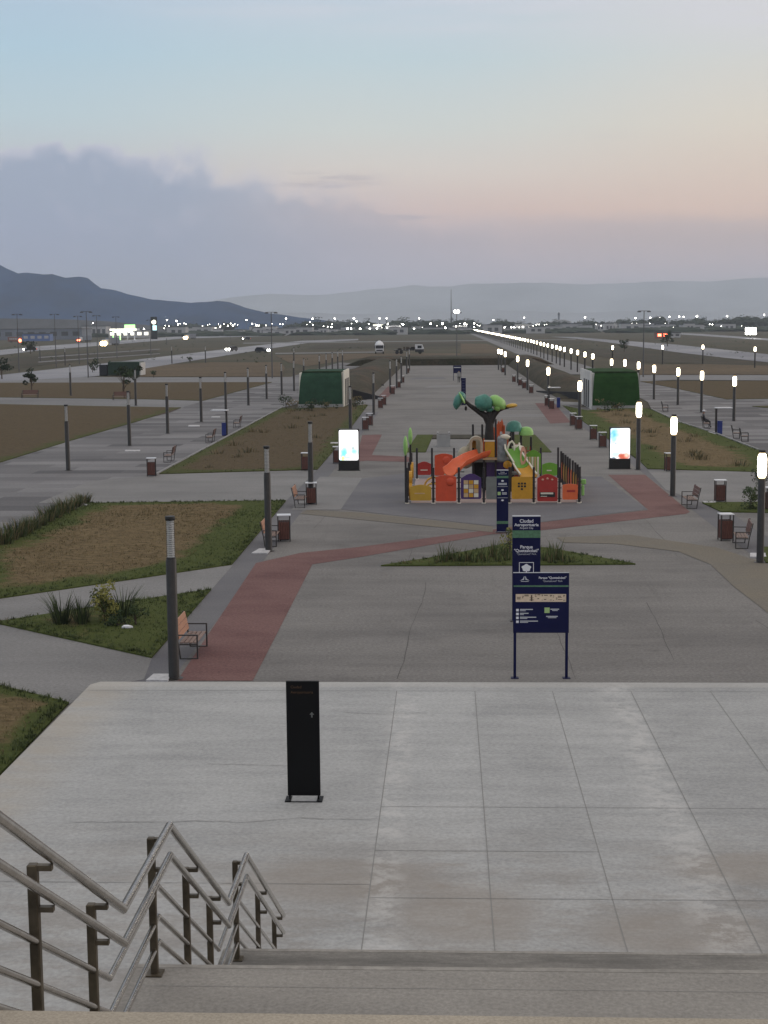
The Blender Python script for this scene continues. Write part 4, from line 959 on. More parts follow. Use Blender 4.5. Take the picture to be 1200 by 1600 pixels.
# ------------------------------------------------------------------ lit poster boxes
def screen_mat(name, spec):
    M = bpy.data.materials.new(name); M.use_nodes = True; t = M.node_tree; q = NB(t); p = t.nodes['Principled BSDF']; p.inputs['Base Color'].default_value = (.02, .02, .02, 1); p.inputs['Roughness'].default_value = .2
    s_ = q.n('ShaderNodeSeparateXYZ'); t.links.new(q.n('ShaderNodeTexCoord').outputs['Object'], s_.inputs[0]); x, _, z = s_.outputs
    nz = q.noise(q.n('ShaderNodeTexCoord').outputs['Object'], 3.2, 3, .5)
    c = None
    for i, (cx, cz, rx, rz_, col, hard) in enumerate(spec):
        if i == 0: c = col; continue
        d = q.math('SQRT', q.math('ADD', q.math('POWER', q.math('DIVIDE', q.math('SUBTRACT', x, cx), rx), 2.), q.math('POWER', q.math('DIVIDE', q.math('SUBTRACT', z, cz), rz_), 2.)))
        d = q.math('ADD', d, q.math('MULTIPLY', q.math('SUBTRACT', nz, .5), .9)); c = q.mix(q.rng(d, 1.0, 1.0-hard, smooth=True), c, col)
    t.links.new(c, p.inputs['Emission Color']); p.inputs['Emission Strength'].default_value = 1.45; return M
w4 = lambda r, g_, b_: (r, g_, b_, 1)
SC1 = screen_mat('lit_poster_turquoise', [(0, 0, 0, 0, w4(1, 1, 1), 0), (-.38, .75, .22, .5, w4(.38, .9, 1), .9), (-.28, 1.0, .42, .62, w4(.16, .66, .62), .8), (.30, 1.1, .35, .3, w4(.25, .80, .80), .9), (.02, .82, .32, .26, w4(1, 1, .98), .9), (.25, 1.30, .12, .10, w4(.35, .42, .42), .6), (-.33, .72, .16, .22, w4(.9, .78, .25), .8), (-.02, .78, .28, .05, w4(.25, .55, .45), .7)])
SC2 = screen_mat('lit_poster_sky_and_red', [(0, 0, 0, 0, w4(1, 1, 1), 0), (-.36, 1.95, .62, .75, w4(.10, .42, .75), .95), (-.30, .86, .42, .26, w4(.45, .95, 1), .7), (.22, .72, .50, .28, w4(.42, .09, .055), .6), (.36, .78, .2, .2, w4(.9, .45, .35), .9), (-.38, .62, .3, .09, w4(.12, .12, .15), .6)])
def poster(px, py, scr, label, drawing):
    p_ = G(px, py); k = p_.y/FPX; t = thing('poster_box', label, 'lit poster', p_, 0); hw, h = 16.3*k, 2.40
    mb = MB(); mb.box(-hw, hw, -.16, .16, 0, .58, bev=.02); mb.build('base', 'cap', t)
    mb = MB(); mb.box(-hw-.06, hw+.06, -.22, .22, 0, .03, bev=.01); mb.build('foot_plate', 'cap', t)
    mb = MB(); mb.box(-hw, hw, -.15, .15, .582, h, bev=.03); bd_ = mb.build('housing', 'cap', t)
    # rounded screen
    mb = MB(); a, z0, z1, r_ = hw-.045, .60, h-.06, .09; pts = []
    for cx, cz, s0 in ((a-r_, z0+r_, 270), (a-r_, z1-r_, 0), (-a+r_, z1-r_, 90), (-a+r_, z0+r_, 180)):
        for i in range(6): g_ = math.radians(s0+i*18); pts.append((cx+r_*math.cos(g_), -.165, cz+r_*math.sin(g_)))
    mb.prism(pts, (0, .013, 0)); s_ = mb.build('screen', scr, t)
    if drawing:
        mb = MB(); mb.tube([(-.40, -.168, 1.16), (-.22, -.168, 1.20), (.05, -.168, 1.36), (.38, -.168, 1.54)], .016, 6); mb.box(-.26, -.21, -.170, -.166, 1.38, 1.52); mb.build('printed_line', 'mast', s_)
    mb = MB(); mb.box(-hw+.03, hw-.03, .151, .158, .62, h-.08); mb.build('back_panel', 'pgrey', t)
poster(545.5, 735, SC1, 'glowing poster box with a turquoise picture on the left of the plaza', False)
poster(968, 732.5, SC2, 'glowing poster box with a blue and red picture on the right of the plaza', True)

# ------------------------------------------------------------------ playground
PY0, PY1 = 68.3, 79.2
pg = thing('playground_set', 'colourful fenced playground with plastic tree tower and slides in the middle of the plaza', 'playground', (2.2, PY0, 0))
def L(px, py, y): d = D(px, py, y); return d.x-2.2, d.z
def lx(px, y, z=.8): return X(px, y, z)-2.2
def part(name, mb, m_, par=pg, smooth=False): return mb.build(name, m_, par, smooth=smooth)
def post(x, y, h=1.7, z0=0.):
    mb = MB(); mb.cyl((x, y, z0), (x, y, h), .055, n=10); mb.cyl((x, y, 0), (x, y, .05), .1, n=10, mi=1); part('post', mb, ['ppost', 'pcream'])
def rndpoly(x0, x1, z0, z1, r=.08, arch=0.):
    P = []
    for cx, cz, s0 in ((x1-r, z0+r, 270), (x1-r, z1-r, 0), (x0+r, z1-r, 90), (x0+r, z0+r, 180)):
        if s0 == 90 and arch:
            for i in range(1, 10):
                t = i/10; P.append((x1-r+(x0-x1+2*r)*t, z1+arch*math.sin(math.pi*t)))
        for i in range(4): a = math.radians(s0+i*30); P.append((cx+r*math.cos(a), cz+r*math.sin(a)))
    return P
def panel(px0, px1, py0, py1, y, m_, arch=0., th=.06, name='panel'):
    x0, z1 = L(px0, py0, y); x1, z0 = L(px1, py1, y)
    mb = MB(); mb.prism([(x, y-PY0-th/2, z) for x, z in rndpoly(x0, x1, z0, z1, .07, arch)], (0, th, 0)); return part(name, mb, m_), x0, x1, z0, z1
for px in (636, 677, 717, 756, 796, 834, 874, 905): post(lx(px, PY0), 0)
for px in (651.5, 675, 709.5, 739, 776, 812, 845, 872): post(lx(px, PY1), PY1-PY0)
xl, xrr = lx(636, PY0), lx(905, PY0)
mb = MB()
for z in (.22, .72, 1.0, 1.22):
    xs = [lx(p_, PY0) for p_ in (636, 677, 717, 756, 796, 834, 874, 905)]
    for a, c in zip(xs, xs[1:]):
        for e in (a, c): mb.cyl((e-.10, 0, z), (e+.10, 0, z), .022, n=6)
part('rail', mb, 'frame')
def boss(par, x, y, z, r, m_, name='boss'):
    mb = MB(); mb.blob((x, y, z), (r, .06, r), 0, seg=12, rings=6); return mb.build(name, m_, par, smooth=True)
P_, x0, x1, z0, z1 = panel(641, 674, 760, 782, PY0, 'pyel', .08)
mb = MB(); mb.box(x0+.2, x1-.3, -.045, -.031, (z0+z1)/2-.02, (z0+z1)/2+.03); mb.build('slot', 'ptan', P_)
P_, x0, x1, z0, z1 = panel(680.5, 713, 744.5, 783, PY0, 'pplred', .06); boss(P_, (x0+x1)/2+.2, -.04, z1-.25, .2, 'pplred')
P_, x0, x1, z0, z1 = panel(720, 752, 746, 779.5, PY0, 'ppurple', .18)
tl = MB()
for i in range(3):
    for j in range(4):
        w = (x1-x0-.24)/3; hh_ = (z1-z0-.2)/4; a = x0+.12+i*w; c = z0+.08+j*hh_; tl.box(a+.015, a+w-.015, -.055, -.032, c+.01, c+hh_-.01, mi=(i+j) % 3)
tl.build('tile_game', ['ptan', 'pamber', 'pcream'], P_)
P_, x0, x1, z0, z1 = panel(759.5, 793, 745, 780, PY0, 'pgrey')
mb = MB()
for i, j in ((0, 0), (1, 0), (0, 1), (1, 1), (0, 2)): mb.cyl((x0+.55+i*.2, -.035, z0+.35+j*.2), (x0+.55+i*.2, -.031, z0+.35+j*.2), .05, n=8)
mb.build('hole', 'opening', P_)
P_, x0, x1, z0, z1 = panel(799.5, 832, 745, 779.5, PY0, 'pamber')
mb = MB()
for i in range(3):
    for j in range(3):
        if (i, j) != (0, 0) and (i, j) != (2, 0): mb.box((x0+x1)/2-.2+i*.14, (x0+x1)/2-.1+i*.14, -.036, -.031, z1-.62+j*.13, z1-.53+j*.13)
mb.build('hole', 'opening', P_)
P_, x0, x1, z0, z1 = panel(839.5, 871, 746, 783, PY0, 'pdred', .16)
mb = MB(); mb.box(x0+.12, x1-.12, -.045, -.031, z0+.2, z0+.42); sl_ = mb.build('slot', 'opening', P_)
mb = MB(); mb.box(x0+.16, x1-.2, -.05, -.0455, z0+.33, z0+.41); mb.box(x0+.16, x0+.45, -.05, -.0455, z0+.22, z0+.25); mb.build('bead_bar', 'pcream', sl_)
mb = MB()
for i in range(3): mb.blob((x0+.25+i*.22, -.04, z1-.1+.05*(i == 1)), (.06, .03, .05), 0, seg=8, rings=5)
mb.build('boss', 'ppink', P_)
P_, x0, x1, z0, z1 = panel(879, 902.5, 757, 780.5, PY0, 'porange', .03); mb = MB(); mb.box(x0+.2, x1-.12, -.04, -.031, (z0+z1)/2, (z0+z1)/2+.1); mb.build('slot', 'pdred', P_)
# back row
P_, x0, x1, z0, z1 = panel(652, 673.5, 724, 742, PY1, 'pdred', .1); mb = MB(); mb.box(x0+.18, x1-.18, PY1-PY0-.045, PY1-PY0-.031, z0+.24, z0+.29); mb.build('slot', 'pcream', P_)
P_, x0, x1, z0, z1 = panel(679, 707.5, 711, 743, PY1, 'pplred', .08); boss(P_, (x0+x1)/2+.15, PY1-PY0-.04, z1-.28, .22, 'pplred')
P_, x0, x1, z0, z1 = panel(847, 870.5, 725, 743, PY1, 'pgreen', .08); mb = MB(); mb.box(x0+.25, x1-.3, PY1-PY0-.04, PY1-PY0-.031, z0+.25, z0+.31); mb.build('slot', 'pcream', P_)
panel(743, 772, 722, 743, PY1, 'ptan', .05); panel(782, 806, 722, 743, PY1, 'pgrey')
# right side fence: a receding row of posts with round panels between
for i in range(9):
    y = .15+i*1.05; xf = lx((906, 902.5, 899, 895, 890.5, 887, 883.5, 880, 877)[i], PY0+y, 1.7); xf2 = lx((902.5, 899, 895, 890.5, 887, 883.5, 880, 877, 875)[i], PY0+y+1.05, 1.7); post(xf, y)
    if i < 8:
        mb = MB(); pts = [(xf+(xf2-xf)*(.5+.46*math.cos(a*.3927)), y+.525+.46*math.cos(a*.3927), .72+.48*math.sin(a*.3927)) for a in range(16)]; mb.prism(pts, (.06, 0, 0)); part('panel', mb, ['porange', 'pyel', 'pamber', 'porange'][i % 4])
mb = MB(); mb.box(xrr+.10, xrr+.34, .2, .3, .85, 1.1, bev=.04); mb.box(xrr+.12, xrr+.26, .2, .3, .32, .84, bev=.04); part('panel', mb, 'plime')
# left side
for y in (2.6, 5.3, 8.0): post(xl+.02, y)
for y, z in ((.95, 1.05), (.6, .5), (3.9, 1.2)):
    mb = MB(); pts = [(xl+.08, y+.36*math.cos(a*.3927), z+.40*math.sin(a*.3927)) for a in range(16)]; mb.prism(pts, (.14, 0, 0)); part('panel', mb, 'pamber')
for px, y, pyt, pyb in ((633.5, 68.5, 681, 712), (641, 72.0, 668, 695)):
    x, zt = L(px, pyt, y); _, zb = L(px, pyb, y)
    mb = MB(); mb.cyl((x, y-PY0, 0), (x, y-PY0, zb+.1), .05, n=8); pp = part('leaf_pole', mb, 'ppost')
    mb = MB(); mb.blob((x, y-PY0, (zt+zb)/2), (.11, .2, (zt-zb)/2), .12, seg=10, rings=9); mb.build('leaf', 'plime', pp, smooth=True)
# tower
TY = 74.0; ty = TY-PY0
def tp(px, py, y=TY): x, z = L(px, py, y); return (x, y-PY0, z)
dz = tp(760, 716)[2]
xa, xb = tp(738, 700)[0], tp(797, 700)[0]
mb = MB(); mb.box(xa, xb, ty-.9, ty+.9, dz-.12, dz); part('deck', mb, 'pgrey')
for px, top in ((739, 663), (753.5, 663)):
    for yy in (ty+.85,):
        x, _, z = tp(px, top, TY+.85); mb = MB(); mb.cyl((x, yy, 0), (x, yy, z), .055, n=8); part('post', mb, 'ppost')
for px, top, yo in ((774.5, 655, -.92), (739.5, 700, -.92), (756.5, 715, -.92), (798, 676, -.92), (799, 672, .9)):
    x, _, z = tp(px, top, TY+yo); mb = MB(); mb.cyl((x, ty+yo, 0), (x, ty+yo, z), .055, n=8); part('post', mb, 'ppost')
P_, x0, x1, z0, z1 = panel(757.5, 774, 690, 714, TY-.9, 'pamber', name='tower_panel')
mb = MB(); mb.box(x0-.05, x1+.05, ty-.96, ty-.84, z1+.005, z1+.07); mb.build('trim', 'pcream', P_)
mb = MB(); mb.box(x0-.1, x1+.1, ty-1.0, ty-.86, z0-.14, z0-.02); mb.build('trim', 'ptan', P_)
# arch hood over the slide mouth
x0, _, zb = tp(733.5, 716, TY-1.2); x1, _, zt = tp(754.5, 682, TY-1.2)
mb = MB(); cx = (x0+x1)/2; r_ = (x1-x0)/2; pts = []; n = 14
outer = [(cx+r_*math.cos(math.pi*i/n), zt-r_+r_*math.sin(math.pi*i/n)) for i in range(n+1)]; inner = [(cx+(r_-.13)*math.cos(math.pi*i/n), zt-r_+(r_-.13)*math.sin(math.pi*i/n)) for i in range(n+1)]
outer = [(x1, zb)]+outer+[(x0, zb)]; inner = [(x1-.13, zb)]+inner+[(x0+.13, zb)]
for (a, c, e, f) in zip(outer, outer[1:], inner[1:], inner): mb.prism([(a[0], ty-1.3, a[1]), (c[0], ty-1.3, c[1]), (e[0], ty-1.3, e[1]), (f[0], ty-1.3, f[1])], (0, .75, 0))
part('arch_hood', mb, 'pbeige'); panel(737, 744, 688, 716, TY-.5, 'pamber', name='tower_panel')
mb = MB(); mb.box(xa, cx+r_, ty+.7, ty+.78, dz, dz+1.0); part('tower_panel', mb, 'pbeige')
# curved hood behind, beige shell to the left
mb = MB(); a = tp(728, 712, TY-.6); mb.blob((a[0], a[1], a[2]-.1), (.45, .5, .55), .2, seg=12, rings=8, seed=3); part('climb_shell', mb, 'pbeige', smooth=True)
# orange open slide winding down to the left
def chute(name, pts, w, m_, wall=.22, n=8, par=pg, edge=None):
    mb = MB(); P = [Vector(p_) for p_ in pts]; rings = []
    for i, p_ in enumerate(P):
        d = (P[min(i+1, len(P)-1)]-P[max(i-1, 0)]); d.z = 0; d.normalize(); s_ = Vector((-d.y, d.x, 0)); R_ = []
        for j in range(n+1):
            a = math.pi*j/n; R_.append(p_+s_*(-math.cos(a)*w)+_Z*(wall-math.sin(a)*wall*1.2))
        for j in range(n, -1, -1):
            a = math.pi*j/n; R_.append(p_+s_*(-math.cos(a)*(w+.035))+_Z*(wall-math.sin(a)*(wall*1.2+.05)))
        rings.append(R_)
    k = len(rings[0])
    for R_ in rings: mb.v += [tuple(v) for v in R_]
    for i in range(len(rings)-1): mb.f += [[i*k+j, i*k+(j+1) % k, (i+1)*k+(j+1) % k, (i+1)*k+j] for j in range(k)]
    mb.f += [list(range(k)), list(range((len(rings)-1)*k, len(rings)*k))[::-1]]; mb.m = [0]*len(mb.f); o = part(name, mb, m_, smooth=True)
    if edge:
        for sgn in (0, n):
            mb = MB(); mb.tube([r_[sgn]+Vector((0, 0, .02)) for r_ in rings], .045, 8); mb.build('slide_rim', edge, o, smooth=True)
    return o
a = tp(756, 712, TY-1.4); e1 = tp(735, 719, TY-2.2); e2 = tp(718, 728, TY-3.0); e3 = tp(703, 741, TY-3.6)
chute('slide', [a, ((a[0]+e1[0])/2, (a[1]+e1[1])/2, (a[2]+e1[2])/2+.03), e1, ((e1[0]+e2[0])/2, (e1[1]+e2[1])/2-.1, (e1[2]+e2[2])/2), e2, ((e2[0]+e3[0])/2, (e2[1]+e3[1])/2, (e2[2]+e3[2])/2-.05), e3], .42, 'porange', .30)
# green and yellow slide down to the right with pale rims
P1 = [tp(800, 700, TY-1.0), tp(801, 709, TY-1.4), tp(807, 719, TY-2.0), tp(814, 730, TY-2.7)]
chute('slide', P1, .36, 'pgreen', .22, edge='pcream')
P2 = [tp(814.3, 730.5, TY-2.72), tp(820, 740, TY-3.3), tp(826, 748, TY-4.0)]
chute('slide', P2, .40, 'pamber', .20, edge='pcream')
mb = MB(); tA, tB = tp(794, 712, TY-1.1), tp(803, 690, TY-1.0)
mb.tube([tA, tp(793, 700, TY-1.1), tp(796, 692, TY-1.05), tp(800, 689.5, TY-1), tp(803.5, 694, TY-1), tp(804, 706, TY-1.1)], .05, 8); part('grab_hoop', mb, 'pcream', smooth=True)
mb = MB(); mb.box(xa+.1, cx+r_+.3, ty+.3, ty+.36, .15, dz-.13); part('tower_panel', mb, 'opening')  # shade of the opening under the deck, painted as a near-black sheet
mb = MB(); mb.box(cx+r_+.2, xb-.2, ty-.5, ty-.42, .3, dz-.13); part('tower_panel', mb, 'ppurple')
mb = MB(); mb.box(xb-.3, xb+1.1, ty-.4, ty+.9, dz*.55-.1, dz*.55); part('deck', mb, 'pgrey')
for i in range(4):
    mb = MB(); mb.box(xa-1.3+i*.3, xa-1.0+i*.3, ty-.1, ty+.7, dz*(i+1)/5-.06, dz*(i+1)/5); part('step', mb, 'pgrey')
for yy in (-.12, .72):
    mb = MB(); mb.tube([(xa-1.4, ty+yy, .7), (xa-.1, ty+yy, dz+.75), (xa+.02, ty+yy, dz+.75)], .04, 8); part('stair_rail', mb, 'pbeige')
mb = MB()
for i in range(6):
    x = xb+.05+i*.2; mb.cyl((x, ty+.85, .05), (x, ty+.85, dz+.5), .018, n=6)
for j in range(6): z = .2+j*.34; mb.cyl((xb+.02, ty+.85, z), (xb+1.08, ty+.85, z), .018, n=6)
part('climbing_net', mb, 'pdred')
for x in (xb+.02, xb+1.1): mb = MB(); mb.cyl((x, ty+.9, 0), (x, ty+.9, dz+1.0), .055, n=8); part('post', mb, 'ppost')
mb = MB(); mb.prism([(x_, ty+.78, z_) for x_, z_ in rndpoly(cx+r_+.05, xb-.05, dz+.02, dz+.95, .08, .15)], (0, .06, 0)); part('tower_panel', mb, 'porange')
for yy, m_ in ((5.2, 'pamber'), (2.4, 'pyel')):
    mb = MB(); mb.tube([(xl+1.2+.5*math.cos(a*.314), yy, .08+.62*math.sin(a*.314)) for a in range(11)], .05, 8); part('play_arch', mb, m_, smooth=True)
# stone-like climbing block
x0, _, z1 = tp(777, 682, TY-1.05); x1, _, z0 = tp(792, 722, TY-1.05)
mb = MB(); mb.box(x0, x1, ty-1.15, ty-.6, z0, z1, bev=.08)
part('climbing_block', mb, 'pstone'); mb = MB(); mb.blob((x1-.1, ty-1.0, z1-.02), (.26, .2, .14), .3, seg=10, rings=6, seed=5); part('climbing_block', mb, 'pcream', smooth=True)
mb = MB(); a = tp(808, 701, TY-.6); mb.blob(a, (.3, .25, .2), .4, seg=10, rings=6, seed=8); part('climbing_hold', mb, 'pcream', smooth=True)
mb = MB(); a = tp(793, 726, TY-1.3); mb.blob(a, (.22, .12, .2), .1, seg=10, rings=6); part('steering_wheel', mb, 'pamber', smooth=True)
# pierced salmon oval, slat fence and green arch on the right of the tower
x, _, z = tp(817.5, 713, TY-2.4); mb = MB()
for i in range(20):
    a0, a1 = 2*math.pi*i/20, 2*math.pi*(i+1)/20; q_ = lambda a, k_: (x+.13*k_*math.cos(a), TY-2.4-PY0, z+.42*k_*math.sin(a))
    mb.prism([q_(a0, 1.15), q_(a1, 1.15), q_(a1, .62), q_(a0, .62)], (0, .08, 0))
part('oval_panel', mb, 'ppink')
mb = MB(); y = TY-1.8-PY0
for i in range(5): x, z = L(823.5+i*4.3, 714, TY-1.8); mb.box(x-.045, x+.045, y, y+.06, z-1.0, z, mi=i % 2)
part('slat_fence', mb, ['pcream', 'ptan'])
P_, *_r = panel(822, 845, 708, 741, TY+.6, 'pgreen', .16); panel(756, 760.5, 718, 742, TY+.4, 'plime', name='tower_panel')
# plastic tree: trunk, limbs, moulded leaves
tr = MB(); b0 = tp(765, 716); f0 = tp(765, 655); 
tr.tube([(b0[0]-.02, b0[1], 0), (b0[0], b0[1], 1.5), tp(764.5, 680), f0], .3, 12, rs=[.30, .24, .19, .18]); trunk = part('tree_trunk', tr, 'pbark', smooth=True)
for pts, rs in (([tp(764, 662), tp(759, 650), tp(747, 642), tp(735, 634), tp(726, 626)], [.17, .14, .10, .08, .06]), ([tp(766, 662), tp(771, 648), tp(779, 639.5), tp(788, 637), tp(795, 636)], [.17, .14, .10, .08, .05]), ([tp(765, 662), tp(765, 645), tp(764, 636)], [.17, .12, .07])):
    mb = MB(); mb.tube(pts, .1, 10, rs=rs); mb.build('limb', 'pbark', trunk, smooth=True)
def leafb(pxc, pyc, rx, rz_, ry, m_, tilt=0., y=TY, seed=1.):
    c = tp(pxc, pyc, y); k = y/FPX*1.12; mb = MB(); mb.blob(c, (rx*k, ry, rz_*k), .16, 1.5, 16, 10, seed=seed, M=Matrix.Rotation(tilt, 3, 'Y')); mb.build('leaf', m_, trunk, smooth=True)
leafb(755.5, 629, 13.5, 11.5, .42, 'pteal', .1, TY-.3, 2); leafb(777, 628.5, 13, 8.5, .42, 'plime', .55, TY-.1, 3); leafb(765, 640, 6, 3.5, .3, 'pteal', 0, TY-.1, 4)
leafb(716, 626, 6, 12.5, .4, 'pteal', .35, TY, 5); leafb(721.5, 619, 5.5, 6.5, .38, 'pteal', -.5, TY+.1, 6); leafb(722, 622, 2.2, 9, .43, 'plime', -.45, TY-.05, 6.5); leafb(799, 634, 8.5, 3.2, .3, 'pyel', -.1, TY, 7); leafb(777, 637.5, 5, 4, .25, 'plime', 0, TY-.2, 9)
mb = MB(); a = tp(728, 638); mb.blob(a, (.07, .07, .12), 0, seg=8, rings=5); mb.build('leaf', 'pbark', trunk)
# small mushroom-like second tree: two domes on posts
for px, py, rx, rz_, m_, py2 in ((803, 668, 13, 11, 'pteal', 705), (822, 674, 11.5, 7.5, 'plime', 705)):
    c = tp(px, py, TY+.6); k = TY/FPX; mb = MB(); vs = []
    mb.lathe([(rx*k, -.18), (rx*k*.98, .0), (rx*k*.8, rz_*k*.62), (rx*k*.45, rz_*k*.92), (.04, rz_*k)], 16, c); q_ = part('dome_leaf', mb, m_, smooth=True)
    x = tp(814 if px > 810 else 802, 690, TY+.6)[0]; mb = MB(); mb.cyl((x, c[1], 0), (x, c[1], c[2]), .06, n=8); mb.build('post', 'ppost', q_)
# red flame cut-outs at the back of the tower
mb = MB()
for px, py, w, h_ in ((778, 668, 3.0, 15), (783.5, 664, 2.8, 13), (773.5, 672, 2.5, 10), (787, 670, 2., 10)):
    c = tp(px, py, TY+1.2); k = TY/FPX; mb.prism([(c[0]-w*k, c[1], c[2]-h_*k*.8), (c[0]+w*k, c[1], c[2]-h_*k*.8), (c[0]+w*k*1.1, c[1], c[2]+.1), (c[0]+w*k*.3, c[1], c[2]+h_*k*.75), (c[0]-w*k*.4, c[1], c[2]+h_*k*.35), (c[0]-w*k*1.1, c[1], c[2]+.2)], (0, .09, 0))
part('flame_panel', mb, 'porange')
mb = MB(); mb.box(tp(776, 700)[0], tp(812, 700)[0], ty+1.5, ty+1.58, .4, tp(800, 694, TY+1.5)[2]); part('tower_panel', mb, 'pdred')

# concrete planter behind the playground
A = G(682, 699); t = thing('planter', 'grey concrete box planter behind the playground fence', 'planter', (G(693, 699).x, A.y, 0)); w = 10.5*A.y/FPX
mb = MB(); w2 = w-.13
mb.box(-w, w, 0, .14, 0, .85); mb.box(-w, w, 1.1, 1.24, 0, .85); mb.box(-w, -w2, .142, 1.098, 0, 1.0); mb.box(w2, w, .142, 1.098, 0, 1.0); mb.build('box', 'stone', t)
mb = MB(); mb.box(-w2+.01, w2-.01, .15, 1.09, .3, .62); mb.build('soil', 'dirt', t)
# ------------------------------------------------------------------ plants
def clump(label, nb, h, spread, mats, seed, cat='plant', name='grass_clump', group=None, lean=.55):
    rd = random.Random(seed); t = thing(name, label, cat, group=group); mb = MB(); mb.blades((0, 0, 0), nb, h, spread, rd, w=.013, lean=lean, nm=len(mats)); mb.build('blades', mats, t); return t
HG = 'tall grass clumps hedging the left lawn'
cl = [clump('', 150, .62, .9, ['blade', 'bladedark', 'blade', 'bladedry'], s_) for s_ in (1, 2, 3)]
hp = [(4+i*11.4, 853-i*6.05) for i in range(12)]
hedge = []
for i, (px, py) in enumerate(hp):
    p_ = G(px, py); p_.z = .03; o = cl[i] if i < 3 else dup(cl[i % 3], p_, i*1.3)
    lb = 'grass clump of the hedge along the left lawn, %s from the left picture edge' % ordn[i]
    o.location = p_; o['label'] = lb; o['group'] = HG; o.scale = (random.uniform(1.1, 1.5), random.uniform(1.1, 1.5), random.uniform(.7, 1.25))
c2 = clump('', 120, .95, .75, ['bladedark', 'blade', 'bladedark'], 11, lean=.8)
gl = [((98, 978), 1., 'leftmost dark rush clump on the triangular left lawn'), ((128, 978), .85, 'second dark rush clump from left on the triangular left lawn'), ((193, 968), .95, 'dark rush clump right of the yellow shrub on the left lawn')]
for i, ((px, py), s_, lb) in enumerate(gl):
    p_ = G(px, py); p_.z = .05; o = c2 if i == 0 else dup(c2, p_, i*2.1); o.location = p_; o.scale = (s_,)*3; o['label'] = lb; o['group'] = 'rush clumps on the triangular left lawn'
def shrub(name, label, p_, rad, n, size, mats, stem, seed, cat='shrub', group=None, clumps=9):
    t = thing(name, label, cat, p_, 0, group); mb = MB(); mb.leafcloud((0, 0, stem+rad[2]), rad, n, size, seed, nm=len(mats), clumps=clumps); mb.build('foliage', mats, t)
    mb = MB(); mb.cyl((0, 0, 0), (0, 0, stem+rad[2]*.8), .035, .02, n=6); rd = random.Random(seed)
    for _ in range(4): mb.cyl((0, 0, stem*.7+rad[2]*.3), (rd.uniform(-.6, .6)*rad[0], rd.uniform(-.6, .6)*rad[1], stem+rad[2]*rd.uniform(.6, 1.4)), .018, .008, n=5)
    mb.build('stem', 'bark', t); return t
p_ = G(164, 975); p_.z = .05; shrub('shrub', 'upright yellow-green shrub on the triangular left lawn', p_, (.36, .36, .50), 1500, .07, ['leafyel', 'leafyel', 'blade'], .15, 21, clumps=26)
p_ = G(183, 982); p_.z = .05; shrub('shrub', 'low dark green bush at the foot of the yellow shrub', p_, (.42, .3, .16), 350, .07, ['leafmid', 'leafdark'], .02, 22)
p_ = G(212, 980); p_.z = .05; shrub('shrub', 'loose olive bush right of the rushes on the triangular left lawn', p_, (.32, .28, .32), 300, .07, ['blade', 'leafmid'], .05, 23)
p_ = G(1172, 797); p_.z = .05; shrub('shrub', 'leafy green bush on the small right lawn beside the lamp post', p_, (.75, .5, .5), 700, .10, ['leafmid', 'blade'], .05, 24)
p_ = G(1190, 780); p_.z = .05; shrub('shrub', 'dark bush behind the nearest lit lamp at the right edge', p_, (.4, .4, .7), 500, .10, ['leafmid', 'leafdark'], .2, 25)
cp = clump('', 34, .55, .4, ['blade', 'bladedry', 'blade'], 31)
pts = [(703, 878), (712, 880), (722, 881), (732, 879), (741, 881), (752, 876), (760, 880), (770, 873), (778, 879), (787, 870), (793, 878), (850, 879), (862, 881), (872, 878), (880, 881), (693, 881), (682, 882.5), (893, 881)]
for i, (px, py) in enumerate(pts):
    p_ = G(px, py); p_.z = .06; o = cp if i == 0 else dup(cp, p_, i*1.7); o.location = p_; k = random.uniform(.6, 1.25); o.scale = (k, k, k*random.uniform(.75, 1.25))
    o['label'] = 'olive grass clump in the triangular bed beside the navy totem'; o['group'] = 'grass clumps in the triangular central bed'
p_ = G(797, 866); p_.z = .05; shrub('shrub', 'tall thin olive shrub just left of the tallest navy totem', p_, (.35, .3, .55), 300, .09, ['blade', 'leafyel'], .15, 32)
p_ = G(199, 986); p_.z = .09; mb = MB(); mb.prism([(-.14, -.05, 0), (.05, -.08, .01), (.16, .0, 0), (.02, .03, .03), (-.1, .06, .02)], (0, 0, .05)); tag(mb.build('litter', 'white', loc=p_), 'scrap of white paper litter on the triangular left lawn', 'litter')
# dry shrubs on the beds beside the plaza
rd = random.Random(8); dc = clump('', 40, .55, 1.3, ['bladedry', 'bladedark', 'bladedry'], 41, name='dry_shrub', cat='shrub')
dsp = []
for poly in (lc, rc):
    xs = [v[0] for v in poly]; ys = [v[1] for v in poly]; k = 0
    while k < 20:
        q_ = (rd.uniform(min(xs), max(xs)), rd.uniform(min(ys)+2, max(ys)))
        if inside(q_, poly) and edist(q_, poly) > 1.3: dsp.append((q_, poly is lc)); k += 1
for i, (q_, left) in enumerate(dsp):
    o = dc if i == 0 else dup(dc, (0, 0, 0), i*.9); o.location = (q_[0], q_[1], .05); k = rd.uniform(.35, 1.2); o.scale = (k*1.3, k*1.3, k*.8)
    o['label'] = 'dry straw tuft on the lawn left of the plaza' if left else 'dry straw tuft on the lawn right of the plaza'; o['group'] = 'dry tufts on the left lawn bed' if left else 'dry tufts on the right lawn bed'
